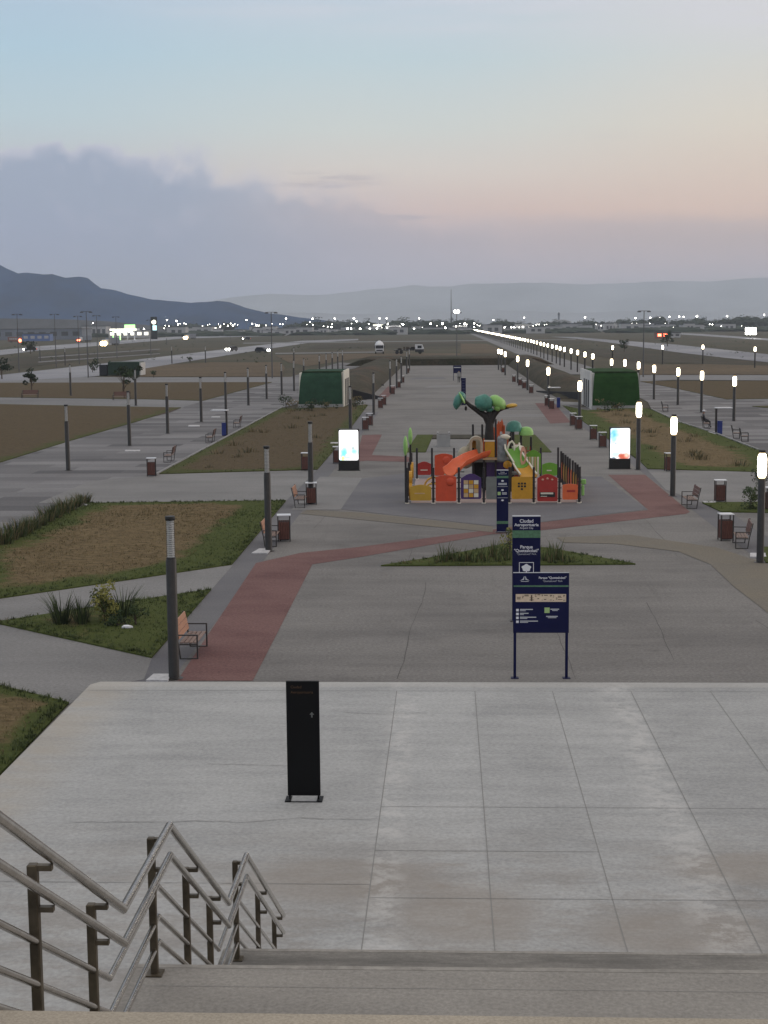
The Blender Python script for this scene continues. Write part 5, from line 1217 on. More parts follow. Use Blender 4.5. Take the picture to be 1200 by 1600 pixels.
for i, (px, py, s_, lb) in enumerate(((487, 643, 1.6, 'dark bush below the middle of the left green entrance block'), (510, 641, 1.1, 'small dark bush below the right part of the left green entrance block'), (556, 640, 1.5, 'loose bush right of the left entrance block'), (447, 640, 1.5, 'spindly dark bush at the far corner of the left lawn'), (945, 644, 1.3, 'bush below the left part of the right green entrance block'), (965, 643, 1.0, 'bush below the right part of the right green entrance block'))):
    p_ = G(px, py); p_.z = .05; shrub('shrub', lb, p_, (.7*s_, .5, .45*s_), 260, .16, ['leafmid', 'bladedry', 'leafdark'], .1, 60+i)
def tree(name, label, p_, h, rad, n, size, mats, seed, group=None, crown_z=None):
    t = thing(name, label, 'tree', p_, 0, group); rd = random.Random(seed); cz = crown_z or h-rad[2]
    mb = MB(); mb.tube([(0, 0, 0), (rd.uniform(-.05, .05)*h, 0, h*.3), (0, rd.uniform(-.05, .05)*h, cz)], .1, 8, rs=[h*.030, h*.022, h*.012])
    for k in range(6):
        a = rd.uniform(0, 6.28); mb.cyl((0, 0, h*rd.uniform(.25, .45)), (math.cos(a)*rad[0]*.6, math.sin(a)*rad[1]*.6, cz+rad[2]*rd.uniform(-.3, .5)), h*.012, h*.004, n=5)
    mb.build('trunk', 'bark', t); mb = MB(); mb.leafcloud((0, 0, cz), rad, n, size, seed, nm=len(mats), clumps=11); mb.build('crown', mats, t); return t
tree('tree', 'leftmost small round tree behind the wide brown bench', G(50, 613), 2.7, (1.0, .9, .75), 420, .28, ['leafdark', 'leafmid'], 71)
tree('tree', 'small spreading tree beside the dark green container and bench', G(195, 622), 3.6, (1.6, 1.2, .85), 520, .30, ['leafdark', 'leafmid'], 72)
for i, (px, py, h, lb) in enumerate(((48, 553, 4.2, 'small dark tree on the verge left of the first verge lamp'), (3, 592, 3.4, 'dark bush tree cut by the left picture edge by the road'), (145, 582, 2.3, 'small leaning shrub tree in front of the green container'), (297, 567, 1.6, 'little round bush beside the left road'), (240, 590, 1.2, 'low bush on the strip right of the container'), (1043, 541, 5.6, 'dark leaning tree in front of the right brick building'), (975, 550, 3.6, 'slender sapling on the right field by the tall mast'))):
    tree('tree', lb, G(px, py), h, (h*.42, h*.36, h*.34), 260, h*.13, ['leafdark', 'leafmid'], 80+i)

# ------------------------------------------------------------------ containers, vehicles, people
A, B = G(169, 587), G(216, 587); t = thing('container', 'dark green site container beside the left road', 'container', ((A.x+B.x)/2, A.y, 0)); w = (B.x-A.x)/2
mb = MB(); mb.box(-w, w, 0, 4, .1, 2.35, bev=.05); mb.build('body', 'darkgreen', t)
mb = MB()
for i in range(9): x = -w+.3+i*(2*w-.6)/8; mb.box(x-.04, x+.04, -.04, -.002, .2, 2.2)
mb.build('rib', 'darkgreen', t); mb = MB(); mb.box(-w-1.6, -w-.15, .3, 2, .0, 1.9, bev=.03); mb.build('door_cabinet', 'carblack', t); mb = MB(); mb.box(w+.01, w+.25, .1, 3.9, .05, 2.2); mb.build('end_frame', 'whitewall', t)

def wheel(par, x, y, r, w=.3):
    mb = MB(); mb.cyl((x-w/2, y, r), (x+w/2, y, r), r, n=16); mb.cyl((x-w/2-.005, y, r), (x+w/2+.005, y, r), r*.5, n=10, mi=1); mb.build('wheel', ['tyre', 'pgrey'], par)
# concrete mixer truck facing the camera
p_ = G(593, 553); t = thing('mixer_truck', 'white concrete mixer truck parked facing the camera on the field', 'truck', p_, .05)
mb = MB(); mb.box(-1.25, 1.25, 0, 1.9, .7, 2.75, bev=.12); cb = mb.build('cab', 'truckwhite', t); mb = MB(); mb.box(-1.1, 1.1, -.03, -.002, 1.55, 2.45); mb.build('windscreen', 'glassdark', cb); mb = MB(); mb.box(-.9, .9, -.04, -.002, .85, 1.2); mb.build('grille', 'carblack', cb)
for s_ in (-1, 1): mb = MB(); mb.box(s_*1.28, s_*1.28+s_*.2, .1, .2, 1.7, 2.4) if s_ > 0 else mb.box(-1.48, -1.28, .1, .2, 1.7, 2.4); mb.build('mirror', 'carblack', cb)
mb = MB(); mb.box(-.9, .9, 1.92, 8, .7, 1.0); mb.build('chassis', 'carblack', t)
mb = MB(); prof2 = [(.5, -2.6), (.95, -2.3), (1.3, -.8), (1.3, .4), (1.05, 2.0), (.55, 2.7)]; mb.lathe(prof2, 20)
M_ = Matrix.Translation((0, 4.9, 2.35)) @ Matrix.Rotation(math.radians(-78), 4, 'X'); mb.v = [tuple(M_ @ Vector(v)) for v in mb.v]; mb.build('drum', 'truckwhite', t, smooth=True)
mb = MB(); mb.prism([(-.6, 7.4, 3.2), (.6, 7.4, 3.2), (.9, 7.4, 3.8), (-.9, 7.4, 3.8)], (0, .8, 0)); mb.build('hopper', 'carblack', t)
for y in (.9, 5.2, 6.5):
    for s_ in (-1, 1): wheel(t, s_*1.08, y, .5)
# flatbed lorry seen from the side
p_ = G(640, 553); t = thing('flatbed_truck', 'dark loaded flatbed truck with a pale cab beyond the end mound', 'truck', (p_.x, p_.y, 0), 0)
k = p_.y/FPX
mb = MB(); mb.box(-4.5, 1.4, -1.2, 1.2, 1.0, 1.25); mb.build('bed', 'carblack', t)
mb = MB(); rd = random.Random(4)
for i in range(14): x = rd.uniform(-4.2, .9); mb.box(x, x+rd.uniform(.5, 1.2), -1.1, 1.1, 1.26, 1.3+rd.uniform(.1, .8))
mb.build('load', 'bark', t); mb = MB(); mb.prism([(1.6, -1.2, .7), (4.1, -1.2, .7), (4.1, -1.2, 1.6), (3.6, -1.2, 2.7), (1.6, -1.2, 2.7)], (0, 2.4, 0)); cb = mb.build('cab', 'truckwhite', t)
mb = MB(); mb.box(2.3, 3.5, -1.24, -1.202, 1.6, 2.4); mb.build('window', 'glassdark', cb)
mb = MB(); mb.box(1.62, 4.12, -1.23, -1.21, .55, 1.35); mb.build('side_skirt', 'carblack', t)
for x in (-3.6, -2.4, 3.0):
    for s_ in (-1, 1):
        mb = MB(); mb.cyl((x, s_*1.25-.15, .5), (x, s_*1.25+.15, .5), .5, n=16); mb.build('wheel', 'tyre', t)
# cars
def car(label, p_, rz, m_, suv=True, glow=None, group='cars on the distant roads', gs=.3):
    """front towards -Y"""
    t = thing('car', label, 'car', p_, rz, group); h = 1.75 if suv else 1.45
    mb = MB(); mb.prism([(-.9, -2.2, .45), (-.9, -2.25, .85), (-.9, -1.1, 1.0), (-.9, -.5, h-.05), (-.9, 1.5, h), (-.9, 2.2, 1.05), (-.9, 2.25, .45)], (1.8, 0, 0)); bd_ = mb.build('body', m_, t)
    mb = MB(); mb.prism([(-.78, -1.09, 1.04), (.78, -1.09, 1.04), (.7, -.53, h-.09), (-.7, -.53, h-.09)], (0, -.02, .01)); mb.build('windscreen', 'glassdark', bd_)
    for s_ in (-1, 1):
        mb = MB(); x = s_*.902; mb.prism([(x, -.9, 1.03), (x, -.45, h-.12), (x, 1.4, h-.1), (x, 1.9, 1.08)], (s_*.01, 0, 0)); mb.build('window', 'glassdark', bd_)
        for y in (-1.4, 1.4): wheel(t, s_*.82, y, .34, .2)
        mb = MB(); mb.blob((s_*.62, -2.24, .75), (gs, .1, gs*.8), 0, seg=10, rings=6); mb.build('headlight', glow or 'flood', bd_)
        mb = MB(); mb.box(s_*.65-.15, s_*.65+.15, 2.2, 2.27, .8, .95); mb.build('tail_light', 'redglow', bd_)
    return t
c0 = car('dark car with bright headlights driving on the left road', G(362, 549), -.5, 'carblack', gs=.42)
CG = 'cars on the distant roads'
dup(c0, G(410, 551), 1.2, 'unlit dark car parked on the field past the left road', CG)
for i, (px, py, rz, lb) in enumerate(((376, 521.5, -1.2, 'pale lit car far along the left highway'), (462, 520, -1.2, 'pale lit car near the middle of the far highway'), (491, 520, -1.2, 'pale lit car right of the other one on the far highway'), (47, 549, -1.2, 'car at the left edge of the highway below the buildings'), (385, 531, -1.2, 'dark car on the verge road left of the tall mast'))):
    o = dup(c0, G(px, py), rz, lb, CG)
def bigtruck(label, px, py, rz, glow, m_='wallgrey', gs=.7):
    t = thing('truck', label, 'truck', G(px, py), rz, 'lit trucks on the left highway')
    mb = MB(); mb.box(-1.25, 1.25, 2.3, 9, .9, 3.6, bev=.05); mb.build('cargo_box', m_, t); mb = MB(); mb.box(-1.2, 1.2, 0, 2.1, .6, 2.8, bev=.12); cb = mb.build('cab', 'truckwhite', t)
    mb = MB(); mb.box(-1.05, 1.05, -.03, -.002, 1.6, 2.5); mb.build('windscreen', 'glassdark', cb)
    for s_ in (-1, 1):
        mb = MB(); mb.blob((s_*.8, -.05, .95), (gs, .15, gs*.75), 0, seg=10, rings=6); mb.build('headlight', glow, cb)
        for y in (1, 6.6, 8): wheel(t, s_*1.05, y, .5)
bigtruck('truck with warm headlights alone in the middle of the left highway', 290, 530, -.6, 'warmglow', gs=1.3)
bigtruck('truck with glaring headlights in front of the petrol station', 162, 540, -.6, 'warmglow', gs=1.5)
bigtruck('smaller truck with red and white lights left of the petrol station', 123, 534, -.6, 'redglow')
def bus(label, px, py, m_, glow, L_=9):
    t = thing('bus', label, 'bus', G(px, py), math.pi/2); mb = MB(); mb.box(-1.25, 1.25, 0, L_, .5, 3.2, bev=.15); bd_ = mb.build('body', m_, t)
    for i in range(6): mb = MB(); a = .8+i*(L_-1.6)/6; mb.box(-1.29, -1.251, a, a+(L_-1.6)/6-.3, 1.6, 2.6); mb.build('window', 'wallpale', bd_)
    mb = MB(); mb.blob((-1.3, .6, 1.1), (.15, 1.0, 1.0), 0, seg=10, rings=6); mb.build('tail_light', glow, bd_)
    for y in (1.8, L_-1.8):
        for s_ in (-1, 1): wheel(t, s_*1.1, y, .5)
bus('red bus with a glowing red light at the far left', 34, 535, 'wallred', 'redglow', 8)
for px, py, lb in ((846, 517.5, 'left red tail light cluster of a car on the far right road'), (871, 517.6, 'right red tail light cluster of a car on the far right road')):
    o = dup(c0, G(px, py+1.5), math.pi, 'left of two far cars showing red tail lights on the right' if px < 850 else 'right of two far cars showing red tail lights on the right', CG)
    o.scale = (1.6, 1.6, 1.6)
    for ch in o.children:
        for g2 in ch.children:
            if g2.name.startswith('tail_light'): g2.scale = (2.2, 1, 3.0); g2.location = (0, .05, -1.6)
# people
def person(label, p_, rz, joints, edges, mats, head, zcuts=None):
    me = bpy.data.meshes.new('person'); me.from_pydata([j[:3] for j in joints], edges, []); o = bpy.data.objects.new('person', me); COL.objects.link(o)
    sk = o.modifiers.new('Skin', 'SKIN'); sb = o.modifiers.new('Sub', 'SUBSURF'); sb.levels = sb.render_levels = 1
    lay = me.skin_vertices[0].data if me.skin_vertices else None
    if lay is None:
        me.attributes.new
    for i, j in enumerate(joints): me.skin_vertices[0].data[i].radius = (j[3], j[3])
    me.skin_vertices[0].data[0].use_root = True
    o.location = p_; o.rotation_euler.z = rz; me.materials.append(mats); return tag(o, label, 'person')
def clothes(name, stops):
    M = bpy.data.materials.new(name); M.use_nodes = True; t = M.node_tree; q = NB(t); p = t.nodes['Principled BSDF']; p.inputs['Roughness'].default_value = .85
    s_ = q.n('ShaderNodeSeparateXYZ'); t.links.new(q.n('ShaderNodeTexCoord').outputs['Object'], s_.inputs[0])
    t.links.new(q.ramp(q.math('DIVIDE', s_.outputs[2], 2.), stops, 'CONSTANT'), p.inputs['Base Color']); return M
def add_skin(me): pass
STAND = [(0, 0, .95, .15), (0, 0, 1.2, .145), (0, .01, 1.42, .15), (0, .01, 1.52, .062), (0, -.01, 1.62, .10), (0, -.01, 1.72, .085), (.19, .01, 1.42, .06), (.25, .02, 1.14, .048), (.25, -.06, .90, .04), (.25, -.08, .80, .035), (-.19, .01, 1.42, .06), (-.25, .02, 1.14, .048), (-.25, -.04, .90, .04), (-.25, -.05, .80, .035),
         (.10, 0, .88, .10), (.11, -.03, .48, .07), (.11, .04, .08, .05), (.12, -.12, .05, .045), (-.10, 0, .88, .10), (-.11, .02, .48, .07), (-.11, .10, .10, .05), (-.12, -.04, .05, .045)]
SE = [(0, 1), (1, 2), (2, 3), (3, 4), (4, 5), (2, 6), (6, 7), (7, 8), (8, 9), (2, 10), (10, 11), (11, 12), (12, 13), (0, 14), (14, 15), (15, 16), (16, 17), (0, 18), (18, 19), (19, 20), (20, 21)]
SIT = [(0, 0, .53, .16), (-.03, 0, .78, .155), (-.06, 0, .98, .16), (-.05, 0, 1.09, .06), (-.02, 0, 1.19, .10), (-.02, 0, 1.29, .085), (-.05, .2, .97, .06), (.06, .26, .72, .05), (.28, .2, .62, .04), (.36, .18, .60, .035), (-.05, -.2, .97, .06), (.06, -.26, .72, .05), (.28, -.2, .62, .04), (.36, -.18, .60, .035),
       (.12, .1, .53, .10), (.46, .11, .52, .075), (.48, .11, .1, .05), (.60, .11, .05, .045), (.12, -.1, .53, .10), (.46, -.11, .52, .075), (.48, -.11, .1, .05), (.60, -.11, .05, .045)]
def mkperson(label, p_, rz, J, cm):
    me = bpy.data.meshes.new('person'); me.from_pydata([j[:3] for j in J], SE, []); o = bpy.data.objects.new('person', me); COL.objects.link(o)
    o.modifiers.new('Skin', 'SKIN'); sb = o.modifiers.new('Sub', 'SUBSURF'); sb.levels = sb.render_levels = 1
    if not me.skin_vertices:
        bpy.context.view_layer.objects.active = o; bpy.ops.mesh.customdata_skin_add()
    for i, j in enumerate(J): me.skin_vertices[0].data[i].radius = (j[3], j[3])
    me.skin_vertices[0].data[0].use_root = True
    me.materials.append(cm); o.location = p_; o.rotation_euler.z = rz; return tag(o, label, 'person')
mkperson('person in a grey top and dark trousers standing before the far navy board', G(717, 598), math.pi, STAND, clothes('grey_top_dark_trousers', [(0, (.012, .012, .014, 1)), (.43, (.27, .27, .26, 1)), (.76, (.25, .15, .11, 1)), (.83, (.02, .017, .015, 1))]))
q_ = G(1100, 668); o = mkperson('person in dark clothes and a white cap sitting on the right promenade bench', (q_.x-.02, q_.y, .0), -.1, SIT, clothes('dark_clothes', [(0, (.03, .03, .035, 1)), (.28, (.06, .06, .07, 1)), (.55, (.25, .15, .11, 1)), (.62, (.02, .017, .015, 1))]))
mb = MB(); mb.blob((-.02, 0, 1.33), (.125, .12, .075), 0, seg=12, rings=7); mb.box(.05, .2, -.07, .07, 1.315, 1.33); mb.build('cap', 'white', o, smooth=True)

# ------------------------------------------------------------------ tall masts
def mast(px, pyt, pyb, label, light=False, group='tall light masts over the fields'):
    p_ = G(px, pyb); h = D(px, pyt, p_.y).z; t = thing('light_mast', label, 'light mast', p_, 0, group)
    mb = MB(); mb.cyl((0, 0, 0), (0, 0, h), .11, .06, n=8); mb.build('pole', 'mast', t)
    mb = MB(); mb.box(-.9, .9, -.06, .06, h-.02, h+.06); 
    mb.build('cross_arm', 'mast', t)
    for s_ in (-1, 1):
        mb = MB(); mb.box(s_*.75-.28, s_*.75+.28, -.2, .2, h-.18, h-.03, bev=.03); hd = mb.build('lamp_head', 'mast', t)
        if light: mb = MB(); mb.blob((s_*.30, -.1, h+.15), (.30, .25, .32), 0, seg=12, rings=8); mb.build('lamp_glow', 'flood', hd)
    return t
for px, a, c, lb, li in ((30, 491, 581.5, 'leftmost tall twin-arm mast beyond the left road', 0), (88, 491, 574, 'second tall mast from the left beyond the left road', 0), (138, 487, 590, 'tall twin-arm mast just left of the green container', 0), (124, 494, 569, 'thin tall mast left of the container mast', 0), (153, 493, 567, 'thin tall mast right of the container mast', 0),
                         (425.5, 488, 591, 'tall twin-arm mast standing on the left field near the promenade', 0), (1005, 486, 589, 'tall twin-arm mast on the right field behind the lit lamps', 0), (713.8, 488, 569, 'tall mast with lit head above the end mound on the plaza axis', 1), (183, 495, 560, 'thin mast in front of the petrol station', 0), (236, 500, 558, 'thin mast just left of the petrol station pylon sign', 0), (191, 511, 529, 'short mast beside the left highway', 0), (360, 500, 531, 'thin mast on the far left field', 0)):
    mast(px, a, c, lb, bool(li))

# ------------------------------------------------------------------ far buildings
def facade(name, label, px0, px1, pyb, pyt, depth, wall, cat='building', roof=None, windows=0, wm='walldark', gable=0.):
    y = G((px0+px1)/2, pyb).y; x0, x1 = X(px0, y), X(px1, y); h = D((px0+px1)/2, pyt, y).z; t = thing(name, label, cat, ((x0+x1)/2, y, 0)); w = (x1-x0)/2
    mb = MB(); mb.box(-w, w, 0, depth, 0, h); mb.build('wall', wall, t)
    mb = MB()
    if gable: mb.prism([(-w-.5, -.5, h+.01), (w+.5, -.5, h+.01), (w*.3, -.5, h+gable), (-w*.3, -.5, h+gable)], (0, depth+1, 0))
    else: mb.box(-w-.3, w+.3, -.3, depth+.3, h+.01, h+.5)
    mb.build('roof', roof or 'walldark', t)
    for i in range(windows):
        a = -w+(2*w)*(i+.2)/windows; mb = MB(); mb.box(a, a+2*w*.6/windows, -.06, -.005, h*.35, h*.75); mb.build('window', wm, t)
    return t, w, h, y
facade('warehouse', 'long grey warehouse behind the highway at the far left', -30, 128, 531, 514.5, 30, 'wallgrey', roof='mast', windows=9)
facade('shop_building', 'pale low shop building left of the petrol station', 128, 166, 527, 510, 18, 'wallpale', windows=5)
facade('shop_building', 'blue fronted low building in front of the grey warehouse', 35, 78, 533, 522, 8, 'roofblue', windows=4, wm='wallpale')
facade('storage_tank', 'white lit block building cut by the left picture edge', -12, 11, 523, 501, 12, 'shopglow', windows=1)
t, w, h, y = facade('petrol_station_shop', 'lit petrol station shop with bright front', 170, 234, 528, 516, 14, 'wallpale', windows=6, wm='shopglow')
p_ = G(190, 531); x0, x1 = X(172, p_.y), X(214, p_.y); t = thing('petrol_canopy', 'white petrol station canopy with green lit fascia', 'canopy', ((x0+x1)/2, p_.y, 0)); w = (x1-x0)/2; h = D(190, 513.5, p_.y).z; hb = h-1.3
mb = MB(); mb.box(-w, w, 0, 10, hb, h); mb.build('roof', 'truckwhite', t); mb = MB(); mb.box(-w, w, -.3, -.01, hb, h); mb.build('fascia', 'shopglow', t); mb = MB(); mb.box(w*.1, w*.9, -.4, -.31, h+.0, h+2.6); mb.build('sign', 'greenglow', t)
for x in (-w*.8, -w*.27, w*.27, w*.8): mb = MB(); mb.box(x-.3, x+.3, 1, 1.6, 0, hb); mb.build('column', 'greenglow' if x < 0 else 'truckwhite', t)
for x in (-w*.5, 0, w*.5): mb = MB(); mb.blob((x, .8, hb-.5), (1.6, .5, .8), 0, seg=10, rings=6); mb.build('canopy_light', 'flood', t)
p_ = G(241, 530); h = D(241, 495, p_.y).z; k = p_.y/FPX; t = thing('pylon_sign', 'tall black pylon sign with white and pale blue panels', 'sign', p_); w = 5*k
mb = MB(); mb.box(-w, w, 0, .8, 0, h, bev=.1); mb.build('panel', 'black', t)
mb = MB(); pts = [(w*.72*math.cos(a*.3142), -.06, h-3.6*1.+w*.72*math.sin(a*.3142)) for a in range(20)]; mb.prism(pts, (0, .05, 0)); mb.build('round_emblem', 'shopglow', t)
MT['blueglow'] = mat('pale_blue_lit_panel', (.5, .8, .9), .5, emit=1.2, emitc=(.6, .95, 1)); mb = MB(); mb.box(-w*.4, w*.85, -.06, -.005, h-9.2, h-5.8); mb.build('lit_panel', 'blueglow', t)
facade('brick_building', 'low brick red building beyond the right road', 1026, 1044, 529, 519, 10, 'wallred', windows=2, wm='redglow')
facade('shed', 'pale shed right of the brick building', 1044.5, 1063, 527.5, 520.5, 10, 'wallpale', windows=2)
facade('hall_building', 'pale hall with rounded roof on the right horizon', 860, 893, 514, 503, 40, 'wallpale', roof='wallpale', gable=3.5, windows=4)
facade('gatehouse', 'cream lit gatehouse building on the horizon left of the flagpole', 583, 601, 520, 507, 12, 'shopglow', windows=3)
facade('pale_hall', 'low lit white hall left of the gatehouse', 553, 566, 519, 510, 12, 'wallpale', windows=2, wm='shopglow')
facade('red_roof_house', 'little red-roofed house far left of the gatehouse', 480, 500, 517, 509.5, 12, 'wallpale', roof='wallred', windows=2)
rd = random.Random(21); hs = []
for i in range(110):
    px = rd.uniform(250, 1195); y = rd.uniform(1280, 1700)
    x = X(px, y); w = rd.uniform(4, 10); h = rd.uniform(3.5, 8); hs.append((x, y, w, h))
h0 = None
for i, (x, y, w, h) in enumerate(hs):
    if h0 is None:
        h0 = thing('house', 'x', 'house'); mb = MB(); mb.box(-1, 1, 0, 2, 0, 1); mb.build('wall', 'wallpale', h0); mb = MB(); mb.box(-1.05, 1.05, -.05, 2.05, 1.01, 1.08); mb.build('roof', 'walldark', h0); mb = MB(); mb.box(-.5, -.1, -.02, -.001, .3, .7); mb.build('window', 'walldark', h0); mb = MB(); mb.box(.2, .6, -.02, -.001, .3, .7); mb.build('window', 'walldark', h0); o = h0; o.location = (x, y, 0)
    else: o = dup(h0, (x, y, 0))
    o.scale = (w, w, h); o['label'] = 'small pale house among the dark trees on the horizon'; o['group'] = 'houses of the distant town'
p_ = G(1173, 529); k = p_.y/FPX; t = thing('billboard', 'bright white lit billboard on a post at the far right', 'billboard', p_); h = D(1173, 512.5, p_.y).z
mb = MB(); mb.cyl((0, .3, 0), (0, .3, h-1.5), .3, n=8); mb.build('post', 'mast', t); mb = MB(); mb.box(-8*k, 8*k, 0, .4, h-10*k, h); mb.build('panel', 'flood', t)
# toll-like barrier with dark and white blocks on the axis
p_ = G(650, 521.5); t = thing('barrier_wall', 'long low wall of dark and white blocks on the horizon before the flagpole', 'wall', (p_.x, p_.y, 0)); k = p_.y/FPX
mb = MB(); mb.box(-45*k, 50*k, 0, 1, 0, 1.2*k+1); mb.build('wall', 'wallpale', t); mb = MB()
for i in range(9): a = (-40+i*9)*k; mb.box(a, a+5*k, -.2, -.01, .5, 3.2*k-.2)
mb.build('dark_block', 'walldark', t)
# flagpole monument
p_ = G(705, 518.5); h = D(704.5, 452, p_.y).z; t = thing('flagpole', 'very tall flagpole on a stepped pedestal at the end of the axis', 'flagpole', p_); k = p_.y/FPX
mb = MB(); mb.cyl((0, 0, 0), (0, 0, h*.55), 1.0*k, .7*k, n=12); mb.cyl((0, 0, h*.55), (0, 0, h), .7*k, .3*k, n=12); mb.build('pole', 'mast', t)
mb = MB(); mb.box(-5*k, 5*k, -3, 3, 0, 3*k); mb.box(-3*k, 3*k, -2, 2, 3*k, 5*k); mb.build('pedestal', 'wallpale', t)
mb = MB(); zf = D(704.5, 503, p_.y).z; mb.prism([(-1.6*k, 0, zf-3*k), (1.2*k, 0, zf-4*k), (1.6*k, 0, zf+7*k), (-.4*k, 0, zf+9*k)], (0, 1., 0)); mb.build('furled_flag', 'walldark', t)
# water tower right
p_ = G(873, 514); k = p_.y/FPX; h = D(872.5, 488, p_.y).z; t = thing('water_tower', 'dark slim tower standing over the pale hall on the right horizon', 'tower', p_)
mb = MB(); mb.box(-1.4*k, 1.4*k, 0, 2*k, 0, h-4*k); mb.build('shaft', 'wallgrey', t); mb = MB(); mb.lathe([(1.7*k, h-4*k), (1.9*k, h-2*k), (.6*k, h)], 12); mb.build('tank', 'walldark', t)

# ------------------------------------------------------------------ distant lights, trees, hills
def flood(label):
    t = thing('floodlight', label, 'light', group='lights of the distant town'); mb = MB(); mb.cyl((0, 0, -60), (0, 0, -.9), .18, n=5); mb.build('pole', 'mast', t); mb = MB(); mb.blob((0, 0, 0), (1., .8, 1.), 0, seg=10, rings=6); mb.build('lamp_head', 'flood', t); return t
rd = random.Random(33)
LT = [(rd.uniform(250, 1195), rd.uniform(505, 513.5), rd.uniform(.8, 1.5)) for _ in range(80)][::-1]; LT = [(488, 498, 3), (523, 498, 2.6), (553, 497.5, 3.4), (557, 502, 2.6), (593, 497.5, 2.4), (604, 497.5, 2.2), (655, 497.5, 2), (484, 503, 2.4), (606, 506, 2.8), (630, 507, 2.6), (543, 514, 4.5), (549, 515.5, 4), (563, 514, 3.6), (578, 514, 3.4), (592, 508.5, 4.5), (589, 513, 3), (605, 514, 4), (624, 514, 3), (635, 514, 4.2), (647, 514, 3), (673, 506, 3.2), (673, 513.5, 3.4), (691, 505.5, 4), (690, 514, 3.6), (696, 512, 3), (713, 510, 3), (717, 513, 3.4), (720, 516, 4.2), (726, 506, 3.6), (727, 513, 2.8), (741, 505.5, 2.6), (741, 511, 2.2), (757, 511.5, 3), (778, 513, 3), (788, 512.5, 3), (799, 512, 3.2), (803, 512, 3), (811, 512, 2.4), (817, 511, 3.2), (826, 511.5, 2.8), (832, 513, 3), (771, 500, 1.8), (819, 496.5, 2.4), (846, 510.5, 2.6), (914, 496, 2.6), (993, 497, 2.4), (1016, 496.5, 2.2), (1030, 496, 2.6), (1046, 495, 2), (1061, 495, 2.6), (1068, 495, 2.2), (1089, 494, 3.2), (1136, 494, 2.4), (1113, 507, 2), (995, 506, 2), (1194, 492, 2.6), (1080, 517, 2.2), (1052, 512, 2.4),
      (261, 500, 2.2), (276, 501.5, 2.8), (278, 507, 2), (320, 512, 2.4), (344, 511, 2), (356, 509, 2.2), (364, 509, 2.8), (385, 500, 2.4), (394, 506, 2.2), (401, 508.5, 3), (447, 498, 2.6), (225, 514, 3), (56, 514, 1.8), (145, 505, 1.8), (950, 511, 1.8), (900, 512, 1.8)]+LT
f0 = flood('bright point of light among the distant town'); f0k = 0
for i, (px, py, r_) in enumerate(LT):
    y = 1480 if py > 503 else 1750; d = D(px, py, y); o = f0 if i == 0 else dup(f0, d); o.location = d; k = r_*.37*y/FPX; o['label'] = 'bright point of light among the distant town'
    z = d.z
    for ch in o.children:
        if ch.name.startswith('pole'): ch.scale = (1, 1, max(.02, z/60)); ch.location = (0, 0, 0)
        else: ch.scale = (k, k, k)
# horizon trees
def ptree(seed):
    t = thing('tree', 'x', 'tree'); rd = random.Random(seed); mb = MB(); mb.tube([(0, 0, 0), (.02, 0, .25), (0, 0, .6)], .05, 6, rs=[.05, .04, .02]); mb.build('trunk', 'bark', t)
    mb = MB()
    for k in range(5): mb.blob((rd.uniform(-.38, .38), rd.uniform(-.2, .2), rd.uniform(.40, .72)), (rd.uniform(.2, .36),)*2+(rd.uniform(.16, .28),), .7, 2.2, 10, 7, seed=seed+k*3.1)
    mb.leafcloud((0, 0, .6), (.62, .5, .42), 240, .09, seed, clumps=12); mb.build('crown', 'leafdark', t); return t
pt = [ptree(s_) for s_ in (1, 2, 3, 4)]; rd = random.Random(12); used = set()
for i in range(150):
    px = rd.uniform(445, 1210) if i < 125 else rd.uniform(248, 470); y = rd.uniform(1500, 1950); k = i % 4; x = X(px, y)
    top = rd.gauss(502.5, 2.0) if px < 930 else rd.gauss(502.5-5.0*min(1, (px-930)/250), 2.6)
    if px < 470: top = rd.gauss(507.5, 1.4)
    h = max(4, D(px, top, y).z); o = pt[k] if k not in used else dup(pt[k], (0, 0, 0), rd.uniform(0, 6)); used.add(k)
    o.location = (x, y, -.1); s_ = h; wd = rd.uniform(1.0, 2.0); o.scale = (s_*wd, s_*wd, s_*1.02); o['group'] = 'trees along the horizon'; o['label'] = 'dark rounded tree in the tree line on the horizon'
# far-off scrub that reads as one dark band
mb = MB(); rd = random.Random(5)
for i in range(700):
    px = rd.uniform(-40, 1240); y = rd.uniform(1250, 2300); x = X(px, y); r_ = rd.uniform(4, 10)
    mb.blob((x, y, r_*.12), (r_*2.4, r_, r_*.34), .5, 2, 8, 5, seed=i*.7)
tag(mb.build('far_scrub', 'leafdark'), kind='stuff')
# verge shrubs dotted over the fields
mb = MB()
for i in range(420):
    y = 330*math.exp(rd.uniform(0, 1.35)); px = rd.uniform(-20, 1220); x = X(px, y)
    if -22 < x < 30: continue
    r_ = rd.uniform(.12, .5); mb.leafcloud((x, y, r_*.6), (r_*1.6, r_*1.4, r_), 10, r_*.7, i, clumps=3)
tag(mb.build('field_scrub', 'leafmid'), kind='stuff')
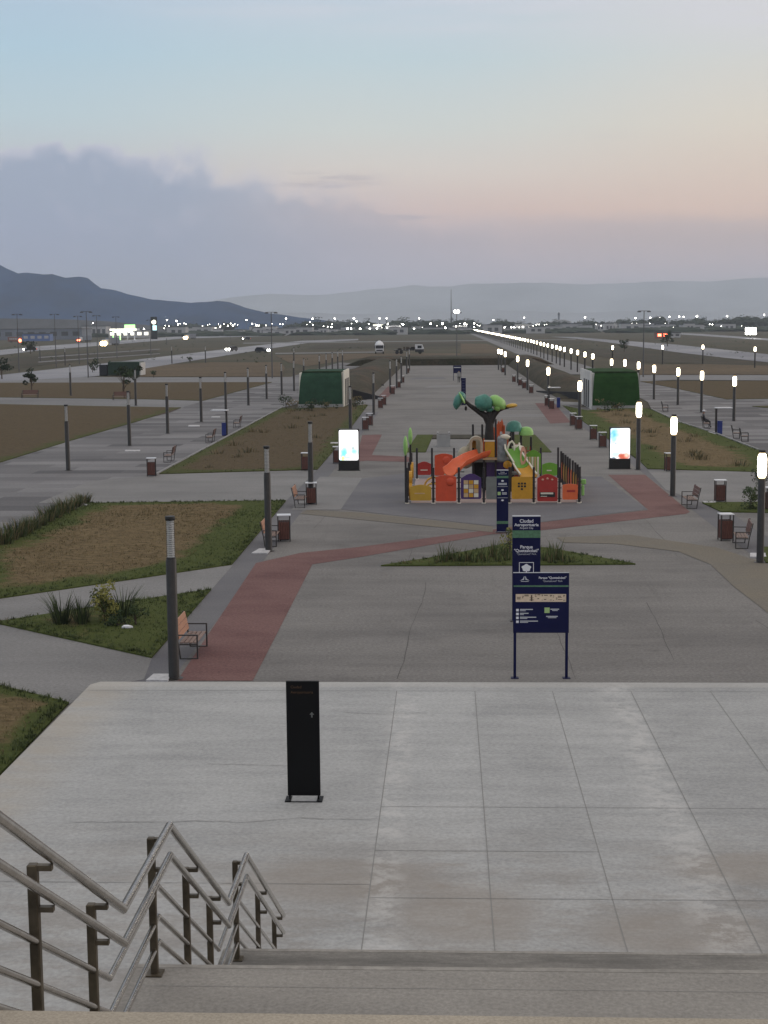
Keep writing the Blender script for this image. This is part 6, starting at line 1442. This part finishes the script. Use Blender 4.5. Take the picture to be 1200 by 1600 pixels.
# embankment of the elevated highway at the far left
mb = MB(); ya = 1500
prf = [(-40, 497), (10, 497.3), (60, 498), (110, 499), (160, 501.5), (200, 505), (240, 509), (262, 513)]
for j, (yo, f_) in enumerate(((-25, 0.), (0, 1.), (14, 1.), (40, 0.))):
    for px, py in prf: mb.v.append((X(px, ya), ya+yo, max(0, D(px, py, ya).z)*f_-.1))
n = len(prf); mb.f = [[j*n+i, j*n+i+1, (j+1)*n+i+1, (j+1)*n+i] for j in range(3) for i in range(n-1)]; mb.m = [0]*len(mb.f)
struct(mb.build('embankment', 'walldark'))
def ridge(name, prof_, y, depth, seed, amp):
    mb = MB(); P = []
    for (a, c), (e, f) in zip(prof_, prof_[1:]):
        k = max(2, int((e-a)/7))
        for i in range(k): t = i/k; P.append((a+(e-a)*t, c+(f-c)*t))
    P.append(prof_[-1]); n = len(P); rows = [(-.5, 0.), (-.36, .22), (-.22, .50), (-.10, .78), (0, 1.), (.12, .8), (.4, 0.)]
    for j, (o_, f_) in enumerate(rows):
        for i, (px, py) in enumerate(P):
            yy = y+depth*o_; h = max(2, D(px, py, y).z); nz = mnoise.noise(Vector((px*.035, j*1.3, seed)))*amp*(0 if f_ in (0,) else 1)*(.35 if f_ == 1 else 1)
            mb.v.append((X(px, y), yy, h*f_*(1+nz)-(20 if f_ == 0 else 0)))
    mb.f = [[j*n+i, j*n+i+1, (j+1)*n+i+1, (j+1)*n+i] for j in range(len(rows)-1) for i in range(n-1)]; mb.m = [0]*len(mb.f)
    return struct(mb.build(name, 'mountain' if name == 'mountain' else 'hill', smooth=True))
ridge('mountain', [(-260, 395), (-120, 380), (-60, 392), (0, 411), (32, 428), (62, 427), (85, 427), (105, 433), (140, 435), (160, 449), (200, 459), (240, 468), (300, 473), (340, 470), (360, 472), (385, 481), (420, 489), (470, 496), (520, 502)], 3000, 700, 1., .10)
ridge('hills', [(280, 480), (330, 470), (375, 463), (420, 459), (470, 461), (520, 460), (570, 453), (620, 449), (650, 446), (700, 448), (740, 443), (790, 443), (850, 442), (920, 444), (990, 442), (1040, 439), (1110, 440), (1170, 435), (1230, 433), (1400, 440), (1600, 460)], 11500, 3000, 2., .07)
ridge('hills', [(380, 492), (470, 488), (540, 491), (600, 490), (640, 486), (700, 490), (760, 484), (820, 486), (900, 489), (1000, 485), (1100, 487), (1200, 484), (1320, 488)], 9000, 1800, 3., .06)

# ------------------------------------------------------------------ haze
mb = MB(); mb.box(-7500, 7500, -250, 14500, -1.1, 400)
hz = mb.build('haze', []); hz.data.materials.clear()
M = bpy.data.materials.new('evening_haze'); M.use_nodes = True; t = M.node_tree; t.nodes.remove(t.nodes['Principled BSDF']); pv = t.nodes.new('ShaderNodeVolumePrincipled')
pv.inputs['Color'].default_value = (.80, .89, 1, 1); pv.inputs['Density'].default_value = HAZE; pv.inputs['Anisotropy'].default_value = 0
t.links.new(pv.outputs[0], t.nodes['Material Output'].inputs['Volume']); hz.data.materials.append(M); tag(hz, kind='stuff')
